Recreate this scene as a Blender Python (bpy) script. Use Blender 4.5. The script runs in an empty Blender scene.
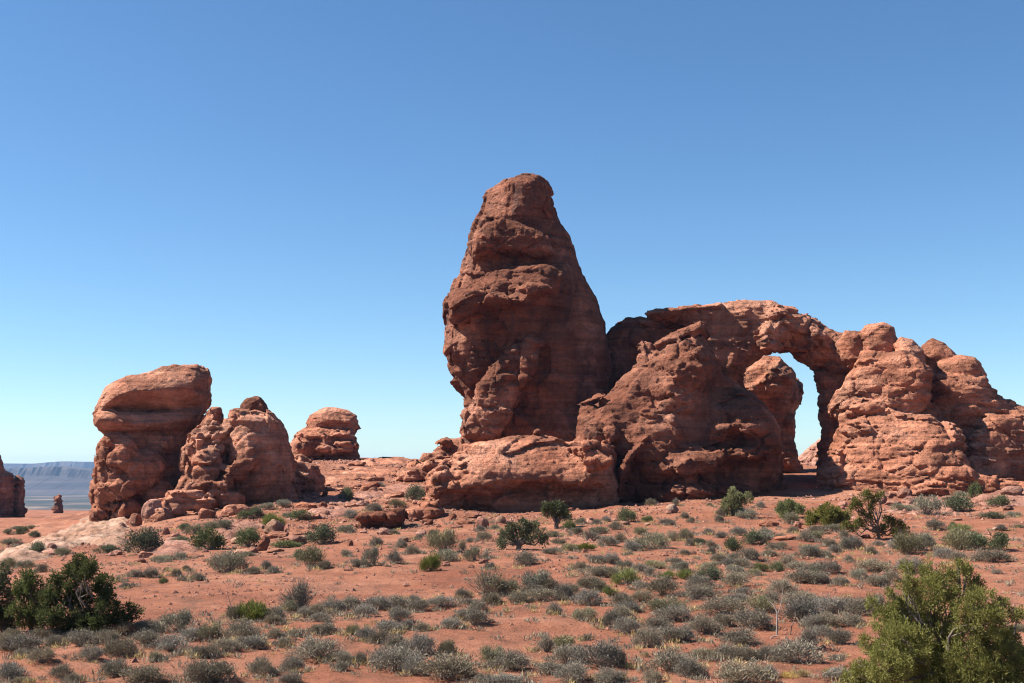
SKY_STR, SKY_AIR, SKY_DUST, SKY_OZ, EXPO = .055, 1.0, 0.2, 2.2, 1.36
import bpy, math, random
import numpy as np
rad = math.radians
scene = bpy.context.scene
COL = scene.collection
F_PX, HY = 1200.0, 470.0            # focal length in pixels of a 1024 wide frame, row of the eye level
CZ = 4.4                            # eye height above the sand in front
TH = math.atan((HY - 341.5) / F_PX)
CT, ST = math.cos(TH), math.sin(TH)

# ------------------------------------------------------------------ tags
def tag(o, label=None, cat=None, group=None, kind=None):
    if label: o['label'] = label
    if cat: o['category'] = cat
    if group: o['group'] = group
    if kind: o['kind'] = kind
    return o

def empty(name, loc, label, cat, group=None):
    o = bpy.data.objects.new(name, None); COL.objects.link(o)
    o.location = loc; o.empty_display_size = 0.5
    return tag(o, label, cat, group)

def mesh_data(name, V, Fc, mats, midx=None, smooth=False):
    V = np.asarray(V, np.float32)
    me = bpy.data.meshes.new(name)
    if isinstance(Fc, np.ndarray):
        n, k = Fc.shape
        me.vertices.add(len(V)); me.vertices.foreach_set('co', V.ravel())
        me.loops.add(n * k); me.loops.foreach_set('vertex_index', Fc.astype(np.int32).ravel())
        me.polygons.add(n)
        me.polygons.foreach_set('loop_start', np.arange(0, n * k, k, dtype=np.int32))
        me.polygons.foreach_set('loop_total', np.full(n, k, np.int32))
    else:
        me.from_pydata(V.tolist(), [], Fc)
    for m in (mats if isinstance(mats, (list, tuple)) else [mats]): me.materials.append(m)
    if midx is not None: me.polygons.foreach_set('material_index', np.asarray(midx, np.int32))
    me.polygons.foreach_set('use_smooth', np.full(len(me.polygons), smooth))
    me.update(calc_edges=True)
    return me

def link(name, me, parent=None, loc=(0, 0, 0), rot=(0, 0, 0), scale=(1, 1, 1)):
    o = bpy.data.objects.new(name, me); COL.objects.link(o)
    o.location = loc; o.rotation_euler = rot; o.scale = scale
    if parent: o.parent = parent
    return o

# ------------------------------------------------------------------ noise (numpy value noise)
_rng = np.random.default_rng(7)
_TAB = _rng.uniform(-1, 1, (64, 64, 64)).astype(np.float32)
_TABF = _TAB.ravel()
def vnoise(P, seed=0):
    P = P + np.array([seed * 17.31 + 1000, seed * 7.77 + 1000, seed * 3.13 + 1000], np.float32)
    i = np.floor(P).astype(np.int32); f = (P - i).astype(np.float32)
    f = f * f * f * (f * (f * 6 - 15) + 10)
    i &= 63; j = (i + 1) & 63
    x0, y0, z0 = i[:, 0] * 4096, i[:, 1] * 64, i[:, 2]; x1, y1, z1 = j[:, 0] * 4096, j[:, 1] * 64, j[:, 2]
    fx, fy, fz = f[:, 0], f[:, 1], f[:, 2]
    T = _TABF
    def lx(a, b): return a + (b - a) * fx
    c00 = lx(T[x0 + y0 + z0], T[x1 + y0 + z0]); c10 = lx(T[x0 + y1 + z0], T[x1 + y1 + z0])
    c01 = lx(T[x0 + y0 + z1], T[x1 + y0 + z1]); c11 = lx(T[x0 + y1 + z1], T[x1 + y1 + z1])
    a = c00 + (c10 - c00) * fy; b = c01 + (c11 - c01) * fy
    return a + (b - a) * fz
_R = np.array([[0.8, 0.6, 0], [-0.48, 0.64, 0.6], [0.36, -0.48, 0.8]], np.float32)
def fbm(P, octv=4, seed=0, gain=0.5):
    P = P.astype(np.float32); s = 0; a = 1.0; t = 0
    for k in range(octv):
        s = s + a * vnoise(P, seed + k); t += a; a *= gain
        P = (P @ _R) * 2.03
    return s / t
def ridged(P, octv=3, seed=0):
    P = P.astype(np.float32); s = 0; a = 1.0; t = 0
    for k in range(octv):
        s = s + a * (1 - 2 * np.abs(vnoise(P, seed + k))); t += a; a *= 0.5
        P = (P @ _R) * 2.1
    return s / t
_WJ = _rng.uniform(0.08, 0.92, (32, 32, 32, 3)).astype(np.float32)
def worley(P, seed=0):
    P = P.astype(np.float32) + np.float32(500 + seed * 11.7)
    i = np.floor(P).astype(np.int32); f = P - i
    n = len(P); d1 = np.full(n, 9, np.float32); d2 = np.full(n, 9, np.float32); cid = np.zeros(n, np.float32); fac = np.zeros(n, np.float32)
    for dx in (-1, 0, 1):
        for dy in (-1, 0, 1):
            for dz in (-1, 0, 1):
                a = (i[:, 0] + dx) & 31; b = (i[:, 1] + dy) & 31; c = (i[:, 2] + dz) & 31
                o = _WJ[a, b, c]
                e0 = o[:, 0] + dx - f[:, 0]; e1 = o[:, 1] + dy - f[:, 1]; e2 = o[:, 2] + dz - f[:, 2]
                d = e0 * e0 + e1 * e1 + e2 * e2
                nb = d < d1
                d2 = np.where(nb, d1, np.minimum(d2, d)); d1 = np.where(nb, d, d1)
                cid = np.where(nb, o[:, 0] * 7.31 + o[:, 1] * 3.17, cid)
                fac = np.where(nb, (e0 * (o[:, 1] - .5) + e1 * (o[:, 2] - .5) + e2 * (o[:, 0] - .5)) * 2, fac)
    return np.sqrt(d1), np.sqrt(d2), (cid % 1.0), fac

# ------------------------------------------------------------------ pixel -> place
def ray(px, py):
    u = (np.asarray(px, float) - 512) / F_PX; v = (341.5 - np.asarray(py, float)) / F_PX
    y = CT - v * ST; z = ST + v * CT
    return u / y, z / y                                   # x and z per metre of y
def at(px, py, D):
    x, z = ray(px, py); return x * D, D, CZ + z * D

# ------------------------------------------------------------------ terrain height
_GD = [0, 12, 25, 35, 50, 70, 90, 105, 115, 125, 140, 160, 190, 230, 300, 380, 450]
_GC = {   # column -> row at which the ground lies at each depth
    -900: [0, 0, 700, 640, 600, 575, 560, 552, 548, 545, 540, 533, 526, 521, 515, 511, 509],
    0:    [0, 0, 684, 630, 592, 568, 553, 545, 540, 536, 531, 527, 523, 520, 515, 511, 509],
    60:   [0, 0, 684, 628, 588, 564, 550, 541, 534, 529, 524, 521, 519, 518, 514, 511, 509],
    100:  [0, 0, 684, 626, 584, 560, 546, 536, 528, 521, 516, 515, 516, 517, 515, 512, 510],
    150:  [0, 0, 684, 625, 581, 557, 541, 529, 519, 511, 505, 503, 506, 510, 512, 512, 511],
    200:  [0, 0, 684, 623, 579, 555, 536, 521, 511, 502, 491, 482, 480, 488, 500, 508, 512],
    250:  [0, 0, 684, 622, 578, 554, 535, 519, 508, 497, 485, 471, 464, 468, 478, 492, 505],
    300:  [0, 0, 684, 621, 577, 553, 535, 517, 505, 494, 480, 466, 455, 458, 468, 480, 492],
    400:  [0, 0, 684, 621, 577, 550, 531, 517, 506, 496, 482, 470, 458, 460, 468, 480, 492],
    440:  [0, 0, 684, 621, 577, 548, 529, 515, 507, 498, 485, 473, 462, 461, 468, 480, 492],
    500:  [0, 0, 684, 621, 577, 546, 527, 517, 511, 505, 492, 478, 470, 472, 478, 485, 495],
    600:  [0, 0, 684, 621, 577, 545, 525, 512, 508, 504, 490, 476, 470, 472, 478, 485, 495],
    690:  [0, 0, 684, 621, 577, 542, 520, 504, 499, 500, 490, 476, 470, 472, 478, 485, 495],
    800:  [0, 0, 684, 621, 576, 544, 522, 506, 498, 493, 480, 464, 463, 470, 478, 485, 495],
    900:  [0, 0, 684, 621, 576, 545, 521, 505, 497, 491, 480, 470, 470, 474, 480, 486, 495],
    1024: [0, 0, 684, 621, 576, 543, 518, 502, 494, 488, 478, 470, 470, 474, 480, 486, 495],
    2000: [0, 0, 684, 621, 577, 545, 523, 511, 505, 499, 490, 480, 478, 480, 484, 488, 496]}
def _build_ground_table():
    cols = sorted(_GC); Dk = np.array(_GD, float)
    gx = np.arange(-1400, 2500, 20.0); gl = np.linspace(math.log(6), math.log(16000), 260)
    Z = []
    for c in cols:
        _, zz = ray(512, np.array(_GC[c], float)); z = CZ + zz * Dk
        z[0] = 0.0; z[1] = 0.0
        far = [(600, -24), (1000, -44), (2000, -70), (4500, -78), (9000, -80), (16000, -80)]
        d = np.concatenate([Dk, [q[0] for q in far]]); z = np.concatenate([z, [q[1] for q in far]])
        Z.append(np.interp(np.exp(gl), d, z))
    Z = np.array(Z); T = np.stack([np.interp(gx, cols, Z[:, k]) for k in range(len(gl))], 1)
    def blur(A, s, ax):
        r = int(3 * s + 1); k = np.exp(-0.5 * (np.arange(-r, r + 1) / s) ** 2); k /= k.sum()
        return np.apply_along_axis(lambda v: np.convolve(np.pad(v, r, 'edge'), k, 'valid'), ax, A)
    return gx, gl, blur(blur(T, 1.2, 0), 1.6, 1)
_GX, _GL, _GT = _build_ground_table()
def ground_z(x, y):
    x = np.atleast_1d(np.asarray(x, float)); y = np.atleast_1d(np.asarray(y, float))
    shp = np.broadcast(x, y).shape; x = np.broadcast_to(x, shp).ravel(); y = np.broadcast_to(y, shp).ravel()
    yy = np.maximum(y, 3.0); r = np.hypot(x, yy)
    D = yy
    px = np.clip(512 + F_PX * x / yy, _GX[0], _GX[-1] - 1)
    D = np.where(np.abs(x) > 1.6 * yy, r * 0.53, yy)
    a = (px - _GX[0]) / 20.0; i = np.minimum(a.astype(int), len(_GX) - 2); fa = a - i
    b = np.clip((np.log(np.maximum(D, 6.0)) - _GL[0]) / (_GL[1] - _GL[0]), 0, len(_GL) - 1.001); j = b.astype(int); fb = b - j
    z = (_GT[i, j] * (1 - fa) + _GT[i + 1, j] * fa) * (1 - fb) + (_GT[i, j + 1] * (1 - fa) + _GT[i + 1, j + 1] * fa) * fb
    P = np.stack([x, y, np.zeros_like(x)], 1).astype(np.float32)
    fade = np.clip((600 - r) / 300, 0, 1)
    n = 0.34 * fbm(P / 9.0, 3, 11) + 0.14 * fbm(P / 2.2, 3, 12) + 0.045 * fbm(P / 0.6, 3, 13)
    # small bedrock steps on the upper slope behind the brush
    up = np.clip((y - 80) / 20, 0, 1) * np.clip((260 - y) / 60, 0, 1)
    s = z / 0.55 + 0.8 * fbm(P / 6.0, 2, 21); st = np.floor(s) + np.clip((s - np.floor(s)) * 3.2 - 1.1, 0, 1)
    z = z + up * 0.55 * (st - s + 0.5) * np.clip(0.6 + 1.8 * fbm(P / 14.0, 2, 31), 0, 1)
    far = np.clip((r - 600) / 1500, 0, 1)
    z = z + n * fade + far * (7 * fbm(P / 420.0, 4, 41))
    return z.reshape(shp)
def place(px, py, d0=14.0, d1=420.0):
    """first point of the ground on the line of sight through a pixel"""
    D = np.exp(np.linspace(math.log(d0), math.log(d1), 700)); x, z = ray(px, py)
    g = ground_z(x * D, D); below = (CZ + z * D) < g
    k = int(np.argmax(below)) if below.any() else len(D) - 1
    d = D[k]
    return float(x * d), float(d), float(g[k])

# ------------------------------------------------------------------ rock sculpting: signed distance field -> surface nets
def poly_sdf(PX, PZ, pts):
    pts = np.asarray(pts, np.float32); d = np.full(PX.shape, 1e9, np.float32); s = np.ones(PX.shape, bool)
    n = len(pts)
    for k in range(n):
        a = pts[k]; b = pts[(k + 1) % n]; e = b - a
        wx = PX - a[0]; wz = PZ - a[1]
        t = np.clip((wx * e[0] + wz * e[1]) / (e @ e + 1e-9), 0, 1)
        d = np.minimum(d, (wx - e[0] * t) ** 2 + (wz - e[1] * t) ** 2)
        c = ((a[1] > PZ) != (b[1] > PZ)) & (PX < (b[0] - a[0]) * (PZ - a[1]) / (b[1] - a[1] + 1e-12) + a[0])
        s ^= c
    return np.sqrt(d) * np.where(s, 1, -1)
def smin(a, b, k):
    h = np.maximum(k - np.abs(a - b), 0) / k
    return np.minimum(a, b) - h * h * (k * 0.25)
def surface_nets(Fd, org, h):
    nx, ny, nz = Fd.shape
    ins = Fd < 0
    c = np.zeros((nx - 1, ny - 1, nz - 1), np.uint8)
    offs = [(i, j, k) for i in (0, 1) for j in (0, 1) for k in (0, 1)]
    for (i, j, k) in offs: c += ins[i:nx - 1 + i, j:ny - 1 + j, k:nz - 1 + k]
    act = (c > 0) & (c < 8); I, J, K = np.nonzero(act)
    vals = np.stack([Fd[I + i, J + j, K + k] for (i, j, k) in offs], 1)
    pos = np.zeros((len(I), 3), np.float32); cnt = np.zeros(len(I), np.float32)
    for a in range(8):
        for b in range(a + 1, 8):
            oa, ob = np.array(offs[a]), np.array(offs[b])
            if np.abs(oa - ob).sum() != 1: continue
            va, vb = vals[:, a], vals[:, b]; m = (va < 0) != (vb < 0)
            t = np.where(m, va / np.where(m, va - vb, 1), 0)
            pos += np.where(m[:, None], oa + t[:, None] * (ob - oa), 0); cnt += m
    V = np.stack([I, J, K], 1) + pos / np.maximum(cnt, 1)[:, None]
    idx = np.full(act.shape, -1, np.int32); idx[I, J, K] = np.arange(len(I), dtype=np.int32)
    quads = []
    for ax in range(3):
        sl0 = [slice(1, -1)] * 3; sl1 = [slice(1, -1)] * 3
        sl0[ax] = slice(0, -1); sl1[ax] = slice(1, None)
        A, B = ins[tuple(sl0)], ins[tuple(sl1)]
        for flip, m in ((False, A & ~B), (True, ~A & B)):
            q = np.stack(np.nonzero(m), 1)
            for t in range(3):
                if t != ax: q[:, t] += 1
            b, c2 = (ax + 1) % 3, (ax + 2) % 3
            def cell(db, dc):
                r = q.copy(); r[:, b] -= db; r[:, c2] -= dc
                return idx[r[:, 0], r[:, 1], r[:, 2]]
            ring = [cell(1, 1), cell(0, 1), cell(0, 0), cell(1, 0)]
            if flip: ring = ring[::-1]
            quads.append(np.stack(ring, 1))
    Q = np.concatenate(quads); Q = Q[(Q >= 0).all(1)]
    return (V * h + np.asarray(org, np.float32)).astype(np.float32), Q

_STR = None
def strata_profile():
    """a 1D profile of rounded beds of uneven thickness, in metres of height"""
    global _STR
    if _STR is None:
        r = np.random.default_rng(5); z = np.arange(0, 120, 0.02); h = np.zeros_like(z); p = 0
        while p < 120:
            t = r.choice([0.45, 0.7, 1.0, 1.5, 2.2], p=[.25, .3, .25, .12, .08]) * r.uniform(.8, 1.25); off = r.uniform(-.5, .5)
            m = (z >= p) & (z < p + t); q = (z[m] - p) / t * 2 - 1
            h[m] = off + 0.45 * (1 - np.abs(q) ** 6) - 0.22 + 0.2 * q - .75 * np.clip((np.abs(q) - .82) / .18, 0, 1)
            p += t
        _STR = (z, h.astype(np.float32))
    return _STR

class Rock:
    """one sculpted piece of rock: outlines and blobs given at their own depth and thickness, joined and weathered"""
    def __init__(s, pxc, D, h, seed=1):
        s.b = math.atan((pxc - 512) / F_PX); s.Dc = D / math.cos(s.b); s.h = h; s.seed = seed
        s.ua = np.array([math.cos(s.b), -math.sin(s.b)]); s.va = np.array([math.sin(s.b), math.cos(s.b)])
        s.ops = []; s.lo = np.full(3, 1e9); s.hi = np.full(3, -1e9)
    def loc(s, px, py, v0=0.0):
        x, z = ray(px, py); du = x * s.ua[0] + s.ua[1]; dv = x * s.va[0] + s.va[1]
        t = (s.Dc + v0) / dv
        return t * du, v0 + np.zeros_like(t), CZ + t * z
    def grow(s, u, v, w, r):
        s.lo = np.minimum(s.lo, [np.min(u) - r, np.min(v) - r, np.min(w) - r]); s.hi = np.maximum(s.hi, [np.max(u) + r, np.max(v) + r, np.max(w) + r])
    def P(s, pts, v0=0.0, T=5.0, r=3.0, lean=0.0, yaw=0.0, taper=0.0, wedge=None, k=0.6, sub=False):
        """outline; T half thickness, r rounding, lean m per m of height, yaw m per m sideways, taper towards the top"""
        p = np.array(pts, float); u, _, w = s.loc(p[:, 0], p[:, 1], v0)
        s.ops.append(('P', u, w, v0, T, r, lean, yaw, taper, wedge, k, sub))
        if not sub:
            e = T + abs(lean) * np.ptp(w) * .6 + abs(yaw) * np.ptp(u) * .6; s.grow(u, np.array([v0 - e, v0 + e]), w, 1.2)
        return s
    def E(s, px, py, rx, rz, v0=0.0, ry=None, k=0.35, sub=False, tilt=0.0):
        u, _, w = s.loc(px, py, v0); m = (s.Dc + v0) / F_PX; ru, rw = rx * m, rz * m
        rv = ry if ry else 0.5 * (ru + rw)
        s.ops.append(('E', float(u), float(w), v0, ru, rv, rw, k, sub, tilt))
        if not sub: s.grow(np.array([u - ru, u + ru]), np.array([v0 - rv, v0 + rv]), np.array([w - rw, w + rw]), 1.2)
        return s
    def build(s, low=(0.9, 6.0), strata=(0.25, 1.0), block=(0.35, 2.2, 1.3), crack=0.25, fine=(0.16, 1.1), zones=(), floor=None, ridge=(0.0, 4.0), plane=(.42, 6.5), bulge=.10, chip=(.11, .85), inset=.28, joints=(.42, .075)):
        h = s.h; n = np.ceil((s.hi - s.lo) / h).astype(int) + 2
        U = (s.lo[0] + h * np.arange(n[0])).astype(np.float32); Vv = (s.lo[1] + h * np.arange(n[1])).astype(np.float32); W = (s.lo[2] + h * np.arange(n[2])).astype(np.float32)
        if floor is not None:
            W = W[W > floor - h]; n[2] = len(W)
        UU, WW = np.meshgrid(U, W, indexing='ij')
        Fd = np.full((len(U), len(Vv), len(W)), 50, np.float32)
        for op in s.ops:
            if op[0] == 'P':
                _, u, w, v0, T, r, lean, yaw, taper, wedge, k, sub = op
                d2 = poly_sdf(UU, WW, np.stack([u, w], 1))
                zc = 0.5 * (w.min() + w.max()); zr = (WW - w.min()) / max(np.ptp(w), .1)
                Tm = T * (1 - taper * np.clip(zr, 0, 1))
                if wedge is not None:
                    uw = float(s.loc(np.float64(wedge[0]), np.float64(400), v0)[0]); Tm = Tm * np.clip(1 - wedge[1] * np.abs(UU - uw) / max(np.ptp(u), .1), .25, 1)
                vc = v0 + lean * (WW - zc) + yaw * (UU - u.mean())
                rr = np.minimum(r, Tm * .98)
                q1 = (d2 + rr)[:, None, :]; q2 = np.abs(Vv[None, :, None] - vc[:, None, :]) - (Tm - rr)[:, None, :]
                f = np.minimum(np.maximum(q1, q2), 0) + np.sqrt(np.maximum(q1, 0) ** 2 + np.maximum(q2, 0) ** 2) - rr[:, None, :]
                Fd = -smin(-Fd, f, k) if sub else smin(Fd, f, k)
            else:
                _, u, w, v0, ru, rv, rw, k, sub, tilt = op
                R = max(ru, rw) if tilt else None
                i0, i1 = np.searchsorted(U, [u - (R or ru) - 1, u + (R or ru) + 1]); j0, j1 = np.searchsorted(Vv, [v0 - rv - 1, v0 + rv + 1]); k0, k1 = np.searchsorted(W, [w - (R or rw) - 1, w + (R or rw) + 1])
                if i1 <= i0 or j1 <= j0 or k1 <= k0: continue
                a = (U[i0:i1] - u)[:, None, None]; b = (Vv[j0:j1] - v0)[None, :, None]; c = (W[k0:k1] - w)[None, None, :]
                ct, st = math.cos(tilt), math.sin(tilt)
                f = (np.sqrt(((a * ct + c * st) / ru) ** 2 + (b / rv) ** 2 + ((c * ct - a * st) / rw) ** 2) - 1) * min(ru, rv, rw)
                S = Fd[i0:i1, j0:j1, k0:k1]
                Fd[i0:i1, j0:j1, k0:k1] = -smin(-S, f, k) if sub else smin(S, f, k)
        band = np.abs(Fd) < 1.7
        I, J, K = np.nonzero(band)
        u, v, w = U[I], Vv[J], W[K]
        P = np.stack([u * s.ua[0] + (s.Dc + v) * s.va[0], u * s.ua[1] + (s.Dc + v) * s.va[1], w], 1).astype(np.float32)
        zm = np.ones(len(u), np.float32)
        for (zx, zy, zr, g) in zones:
            cu, _, cw = s.loc(np.float64(zx), np.float64(zy)); rr = zr * s.Dc / F_PX
            zm += (g - 1) * np.exp(-((u - cu) ** 2 + (w - cw) ** 2) / (rr * rr))
        zm = np.clip(zm, 0, 6)
        wp = np.stack([fbm(P / 5.0, 2, s.seed + 3), fbm(P / 5.0, 2, s.seed + 5), fbm(P / 7.0, 2, s.seed + 7)], 1)
        zl = np.minimum(zm, 1.0)
        d = low[0] * .75 * zl * fbm(P / low[1], 3, s.seed)
        if ridge[0]: d = d + ridge[0] * zl * ridged(P * np.array([1, 1, .55], np.float32) / ridge[1], 3, s.seed + 9)
        if strata[0]:
            zz, hh = strata_profile()
            d = d + strata[0] * np.interp((P[:, 2] / strata[1] + 1.1 * wp[:, 2] + 0.05 * P[:, 0] + 40 + s.seed * 1.7) % 119, zz, hh) * (0.45 + 0.75 * np.clip(fbm(P / 8.0, 2, s.seed + 13) + .5, 0, 1)) * np.minimum(zm, 1.6)
        if block[0]:
            q = P + 0.7 * wp
            d1, dd2, cid, fac = worley(q / np.array([block[1], block[1], block[2]], np.float32), s.seed)
            e = np.clip((dd2 - d1) / .35, 0, 1)
            d = d + block[0] * zm * (1.5 * fac + .8 * (cid - .5) + bulge * (1 - (1 - e) ** 2) - .6 * bulge) - joints[0] * np.minimum(zm, 1.4) * np.clip(1.6 * fbm(P / 5.0, 2, s.seed + 21) + .45, 0, 1) * np.exp(-(dd2 - d1) / joints[1])
        if plane[0]:
            d1, dd2, cid, fac = worley((P + 1.2 * wp[:, ::-1]) / np.array([plane[1], plane[1], plane[1] * .8], np.float32), s.seed + 2)
            d = d + plane[0] * zl * (1.6 * fac + .7 * (cid - .5) - .15 * np.exp(-(dd2 - d1) / .05))
        if chip[0]:
            d1, dd2, cid, fac = worley((P + .25 * wp) / np.array([chip[1], chip[1], chip[1] * .7], np.float32), s.seed + 4)
            d = d + chip[0] * (.4 + .6 * np.clip(zm, 0, 2)) * (1.3 * fac + .9 * (cid - .5))
        d = d - inset * zl
        d = d + fine[0] * fbm(P / fine[1], 3, s.seed + 17, .6)
        Fd[I, J, K] -= np.clip(d, -1.6, 1.6)
        V, Q = surface_nets(Fd, (U[0], Vv[0], W[0]), h)
        X = V[:, 0] * s.ua[0] + (s.Dc + V[:, 1]) * s.va[0]; Y = V[:, 0] * s.ua[1] + (s.Dc + V[:, 1]) * s.va[1]
        return np.stack([X, Y, V[:, 2]], 1), Q
    def base(s):
        x, y = s.Dc * s.va[0], s.Dc * s.va[1]
        return float(x), float(y), float(ground_z(x, y)[0])

def biggest(V, Q, keep=0.01):
    """drop stray crumbs that the weathering has cut loose"""
    n = len(V); lab = np.arange(n)
    e = np.concatenate([Q[:, [0, 1]], Q[:, [1, 2]], Q[:, [2, 3]]])
    for _ in range(400):
        m = np.minimum(lab[e[:, 0]], lab[e[:, 1]]); old = lab.copy()
        np.minimum.at(lab, e[:, 0], m); np.minimum.at(lab, e[:, 1], m); lab = lab[lab]; lab = lab[lab]
        if (old == lab).all(): break
    c = np.bincount(lab, minlength=n); ok = c[lab] > keep * n
    Q = Q[ok[Q[:, 0]]]; used = np.zeros(n, bool); used[Q.ravel()] = True
    mp = np.cumsum(used) - 1
    return V[used], mp[Q]

QUEUE = []
def rock_object(name, R, mat, parent=None, label=None, cat=None, group=None, **kw):
    QUEUE.append((name, R, mat, parent, label, cat, group, kw))
def flush_rocks():
    from concurrent.futures import ThreadPoolExecutor
    def job(q): return biggest(*q[1].build(**q[7]))
    order = sorted(range(len(QUEUE)), key=lambda i: -float(np.prod((QUEUE[i][1].hi - QUEUE[i][1].lo) / QUEUE[i][1].h)))
    strata_profile()
    with ThreadPoolExecutor(4) as ex: res = dict(zip(order, ex.map(lambda i: job(QUEUE[i]), order)))
    for i, (name, R, mat, parent, label, cat, group, kw) in enumerate(QUEUE):
        V, Q = res[i]
        base = np.array(parent.location if parent else R.base(), np.float32)
        tag(link(name, mesh_data(name, V - base, Q, mat, smooth=True), parent, (0, 0, 0) if parent else tuple(base)), label, cat, group)
# ------------------------------------------------------------------ materials
class NT:
    def __init__(s, name):
        s.m = bpy.data.materials.new(name); s.m.use_nodes = True; s.t = s.m.node_tree; s.t.nodes.clear()
        s.out = s.n('ShaderNodeOutputMaterial'); s.bs = s.n('ShaderNodeBsdfPrincipled')
        s.bs.inputs['Specular IOR Level'].default_value = 0.15; s.bs.inputs['Roughness'].default_value = 0.92
        s.l(s.bs.outputs[0], s.out.inputs[0])
        s.pos = s.n('ShaderNodeNewGeometry')
    def n(s, t, **kw):
        o = s.t.nodes.new(t)
        for k, v in kw.items(): setattr(o, k, v)
        return o
    def l(s, a, b): s.t.links.new(a, b)
    def val(s, sock, v):
        if hasattr(v, 'is_linked') or isinstance(v, bpy.types.NodeSocket): s.l(v, sock)
        else: sock.default_value = v
    def scaled(s, v):
        q = s.n('ShaderNodeVectorMath', operation='MULTIPLY'); s.l(s.pos.outputs['Position'], q.inputs[0]); q.inputs[1].default_value = v
        return q.outputs[0]
    def noise(s, scale, detail=4, rough=.55, vec=None, dist=0.0):
        q = s.n('ShaderNodeTexNoise'); s.l(vec or s.pos.outputs['Position'], q.inputs['Vector'])
        q.inputs['Scale'].default_value = scale; q.inputs['Detail'].default_value = detail; q.inputs['Roughness'].default_value = rough; q.inputs['Distortion'].default_value = dist
        return q.outputs[0]
    def ramp(s, fac, stops):
        q = s.n('ShaderNodeValToRGB'); s.l(fac, q.inputs[0]); e = q.color_ramp.elements
        while len(e) < len(stops): e.new(.5)
        for k, (p, c) in enumerate(stops):
            e[k].position = p; e[k].color = (c, c, c, 1) if isinstance(c, (int, float)) else (*c, 1)
        return q.outputs[0]
    def math(s, op, a, b=0.0, clamp=False):
        q = s.n('ShaderNodeMath', operation=op, use_clamp=clamp); s.val(q.inputs[0], a); s.val(q.inputs[1], b); return q.outputs[0]
    def mix(s, fac, a, b, mode='MIX'):
        q = s.n('ShaderNodeMix', data_type='RGBA', blend_type=mode); s.val(q.inputs[0], fac)
        for i, v in ((6, a), (7, b)):
            if isinstance(v, tuple): q.inputs[i].default_value = (*v, 1)
            else: s.l(v, q.inputs[i])
        return q.outputs[2]
    def bump(s, h, strength, dist, prev=None):
        q = s.n('ShaderNodeBump'); s.l(h, q.inputs['Height']); q.inputs['Strength'].default_value = strength; q.inputs['Distance'].default_value = dist
        if prev: s.l(prev, q.inputs['Normal'])
        return q.outputs[0]
    def done(s, col, nrm=None):
        s.val(s.bs.inputs['Base Color'], col if not isinstance(col, tuple) else (*col, 1))
        if nrm: s.l(nrm, s.bs.inputs['Normal'])
        return s.m

ALB = .80
def rock_material(name, dark, mid, pale, varnish=.55, bed=.35, bump=1.0, streak=(.7, .7, .09), pale_bias=0.0):
    dark, mid, pale = (tuple(q * ALB for q in c) for c in (dark, mid, pale)); t = NT(name)
    big = t.noise(.16, 4, .6, dist=.3)
    c = t.ramp(big, [(.3 - pale_bias, dark), (.5 - pale_bias, mid), (.74 - pale_bias, pale)])
    # beds: thin stretched layers, slightly warped
    lay = t.noise(1.0, 5, .65, t.scaled((.05, .05, 1.5)), .25)
    c = t.mix(bed, c, t.ramp(lay, [(.34, .42), (.5, 1.0), (.66, 1.5)]), 'MULTIPLY')
    mot = t.noise(1.7, 6, .7)
    c = t.mix(.5, c, t.ramp(mot, [(.3, .55), (.5, 1.0), (.72, 1.35)]), 'MULTIPLY')
    # desert varnish: brown black stains that have run down the steep faces
    st = t.noise(1.0, 6, .62, t.scaled(streak), .4)
    pat = t.noise(.22, 4, .6)
    sep = t.n('ShaderNodeSeparateXYZ'); t.l(t.pos.outputs['Normal'], sep.inputs[0])
    steep = t.ramp(sep.outputs[2], [(.15, 1.0), (.55, 0.0)])
    v = t.math('MULTIPLY', t.ramp(st, [(.47, 0.0), (.62, 1.0)]), t.ramp(pat, [(.42, .0), (.55, 1.0)]))
    v = t.math('MULTIPLY', t.math('MULTIPLY', v, steep), varnish)
    c = t.mix(v, c, (.085, .045, .036))
    # every broken block has weathered to its own tone
    vb = t.n('ShaderNodeTexVoronoi'); t.l(t.scaled((.42, .42, .62)), vb.inputs['Vector']); vb.inputs['Scale'].default_value = 1.0
    sv = t.n('ShaderNodeSeparateColor'); t.l(vb.outputs['Color'], sv.inputs[0])
    c = t.mix(.55, c, t.ramp(sv.outputs[0], [(.1, .62), (.5, 1.0), (.9, 1.32)]), 'MULTIPLY')
    # lichen-grey specks
    sp = t.noise(6.5, 3, .6); c = t.mix(t.ramp(sp, [(.66, 0.0), (.72, .45)]), c, (.16, .115, .095))
    b = t.bump(t.noise(1.15, 9, .7), 1.0 * bump, .7)
    vo = t.n('ShaderNodeTexVoronoi', feature='DISTANCE_TO_EDGE'); t.l(t.pos.outputs['Position'], vo.inputs['Vector']); vo.inputs['Scale'].default_value = .8
    b = t.bump(t.ramp(vo.outputs['Distance'], [(0.0, 0.0), (.06, 1.0)]), .30 * bump, .12, b)
    fr = t.n('ShaderNodeTexVoronoi'); t.l(t.scaled((1.6, 1.6, 2.6)), fr.inputs['Vector']); fr.inputs['Scale'].default_value = 1.0; fr.inputs['Randomness'].default_value = 1.0
    b = t.bump(fr.outputs['Distance'], .5 * bump, .30, b)
    b = t.bump(lay, .8 * bump, .30, b)
    b = t.bump(t.noise(7.0, 5, .65), .5 * bump, .10, b)
    return t.done(c, b)
RED = rock_material('red_sandstone', (.31, .112, .062), (.46, .192, .115), (.64, .330, .225), bed=.6)
DARKRED = rock_material('shade_dark_varnished_sandstone', (.155, .054, .031), (.245, .092, .053), (.44, .205, .135), varnish=.9, bed=.55)  # red sandstone with shade darkness put into its colour, plus heavier varnish streaks
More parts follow.
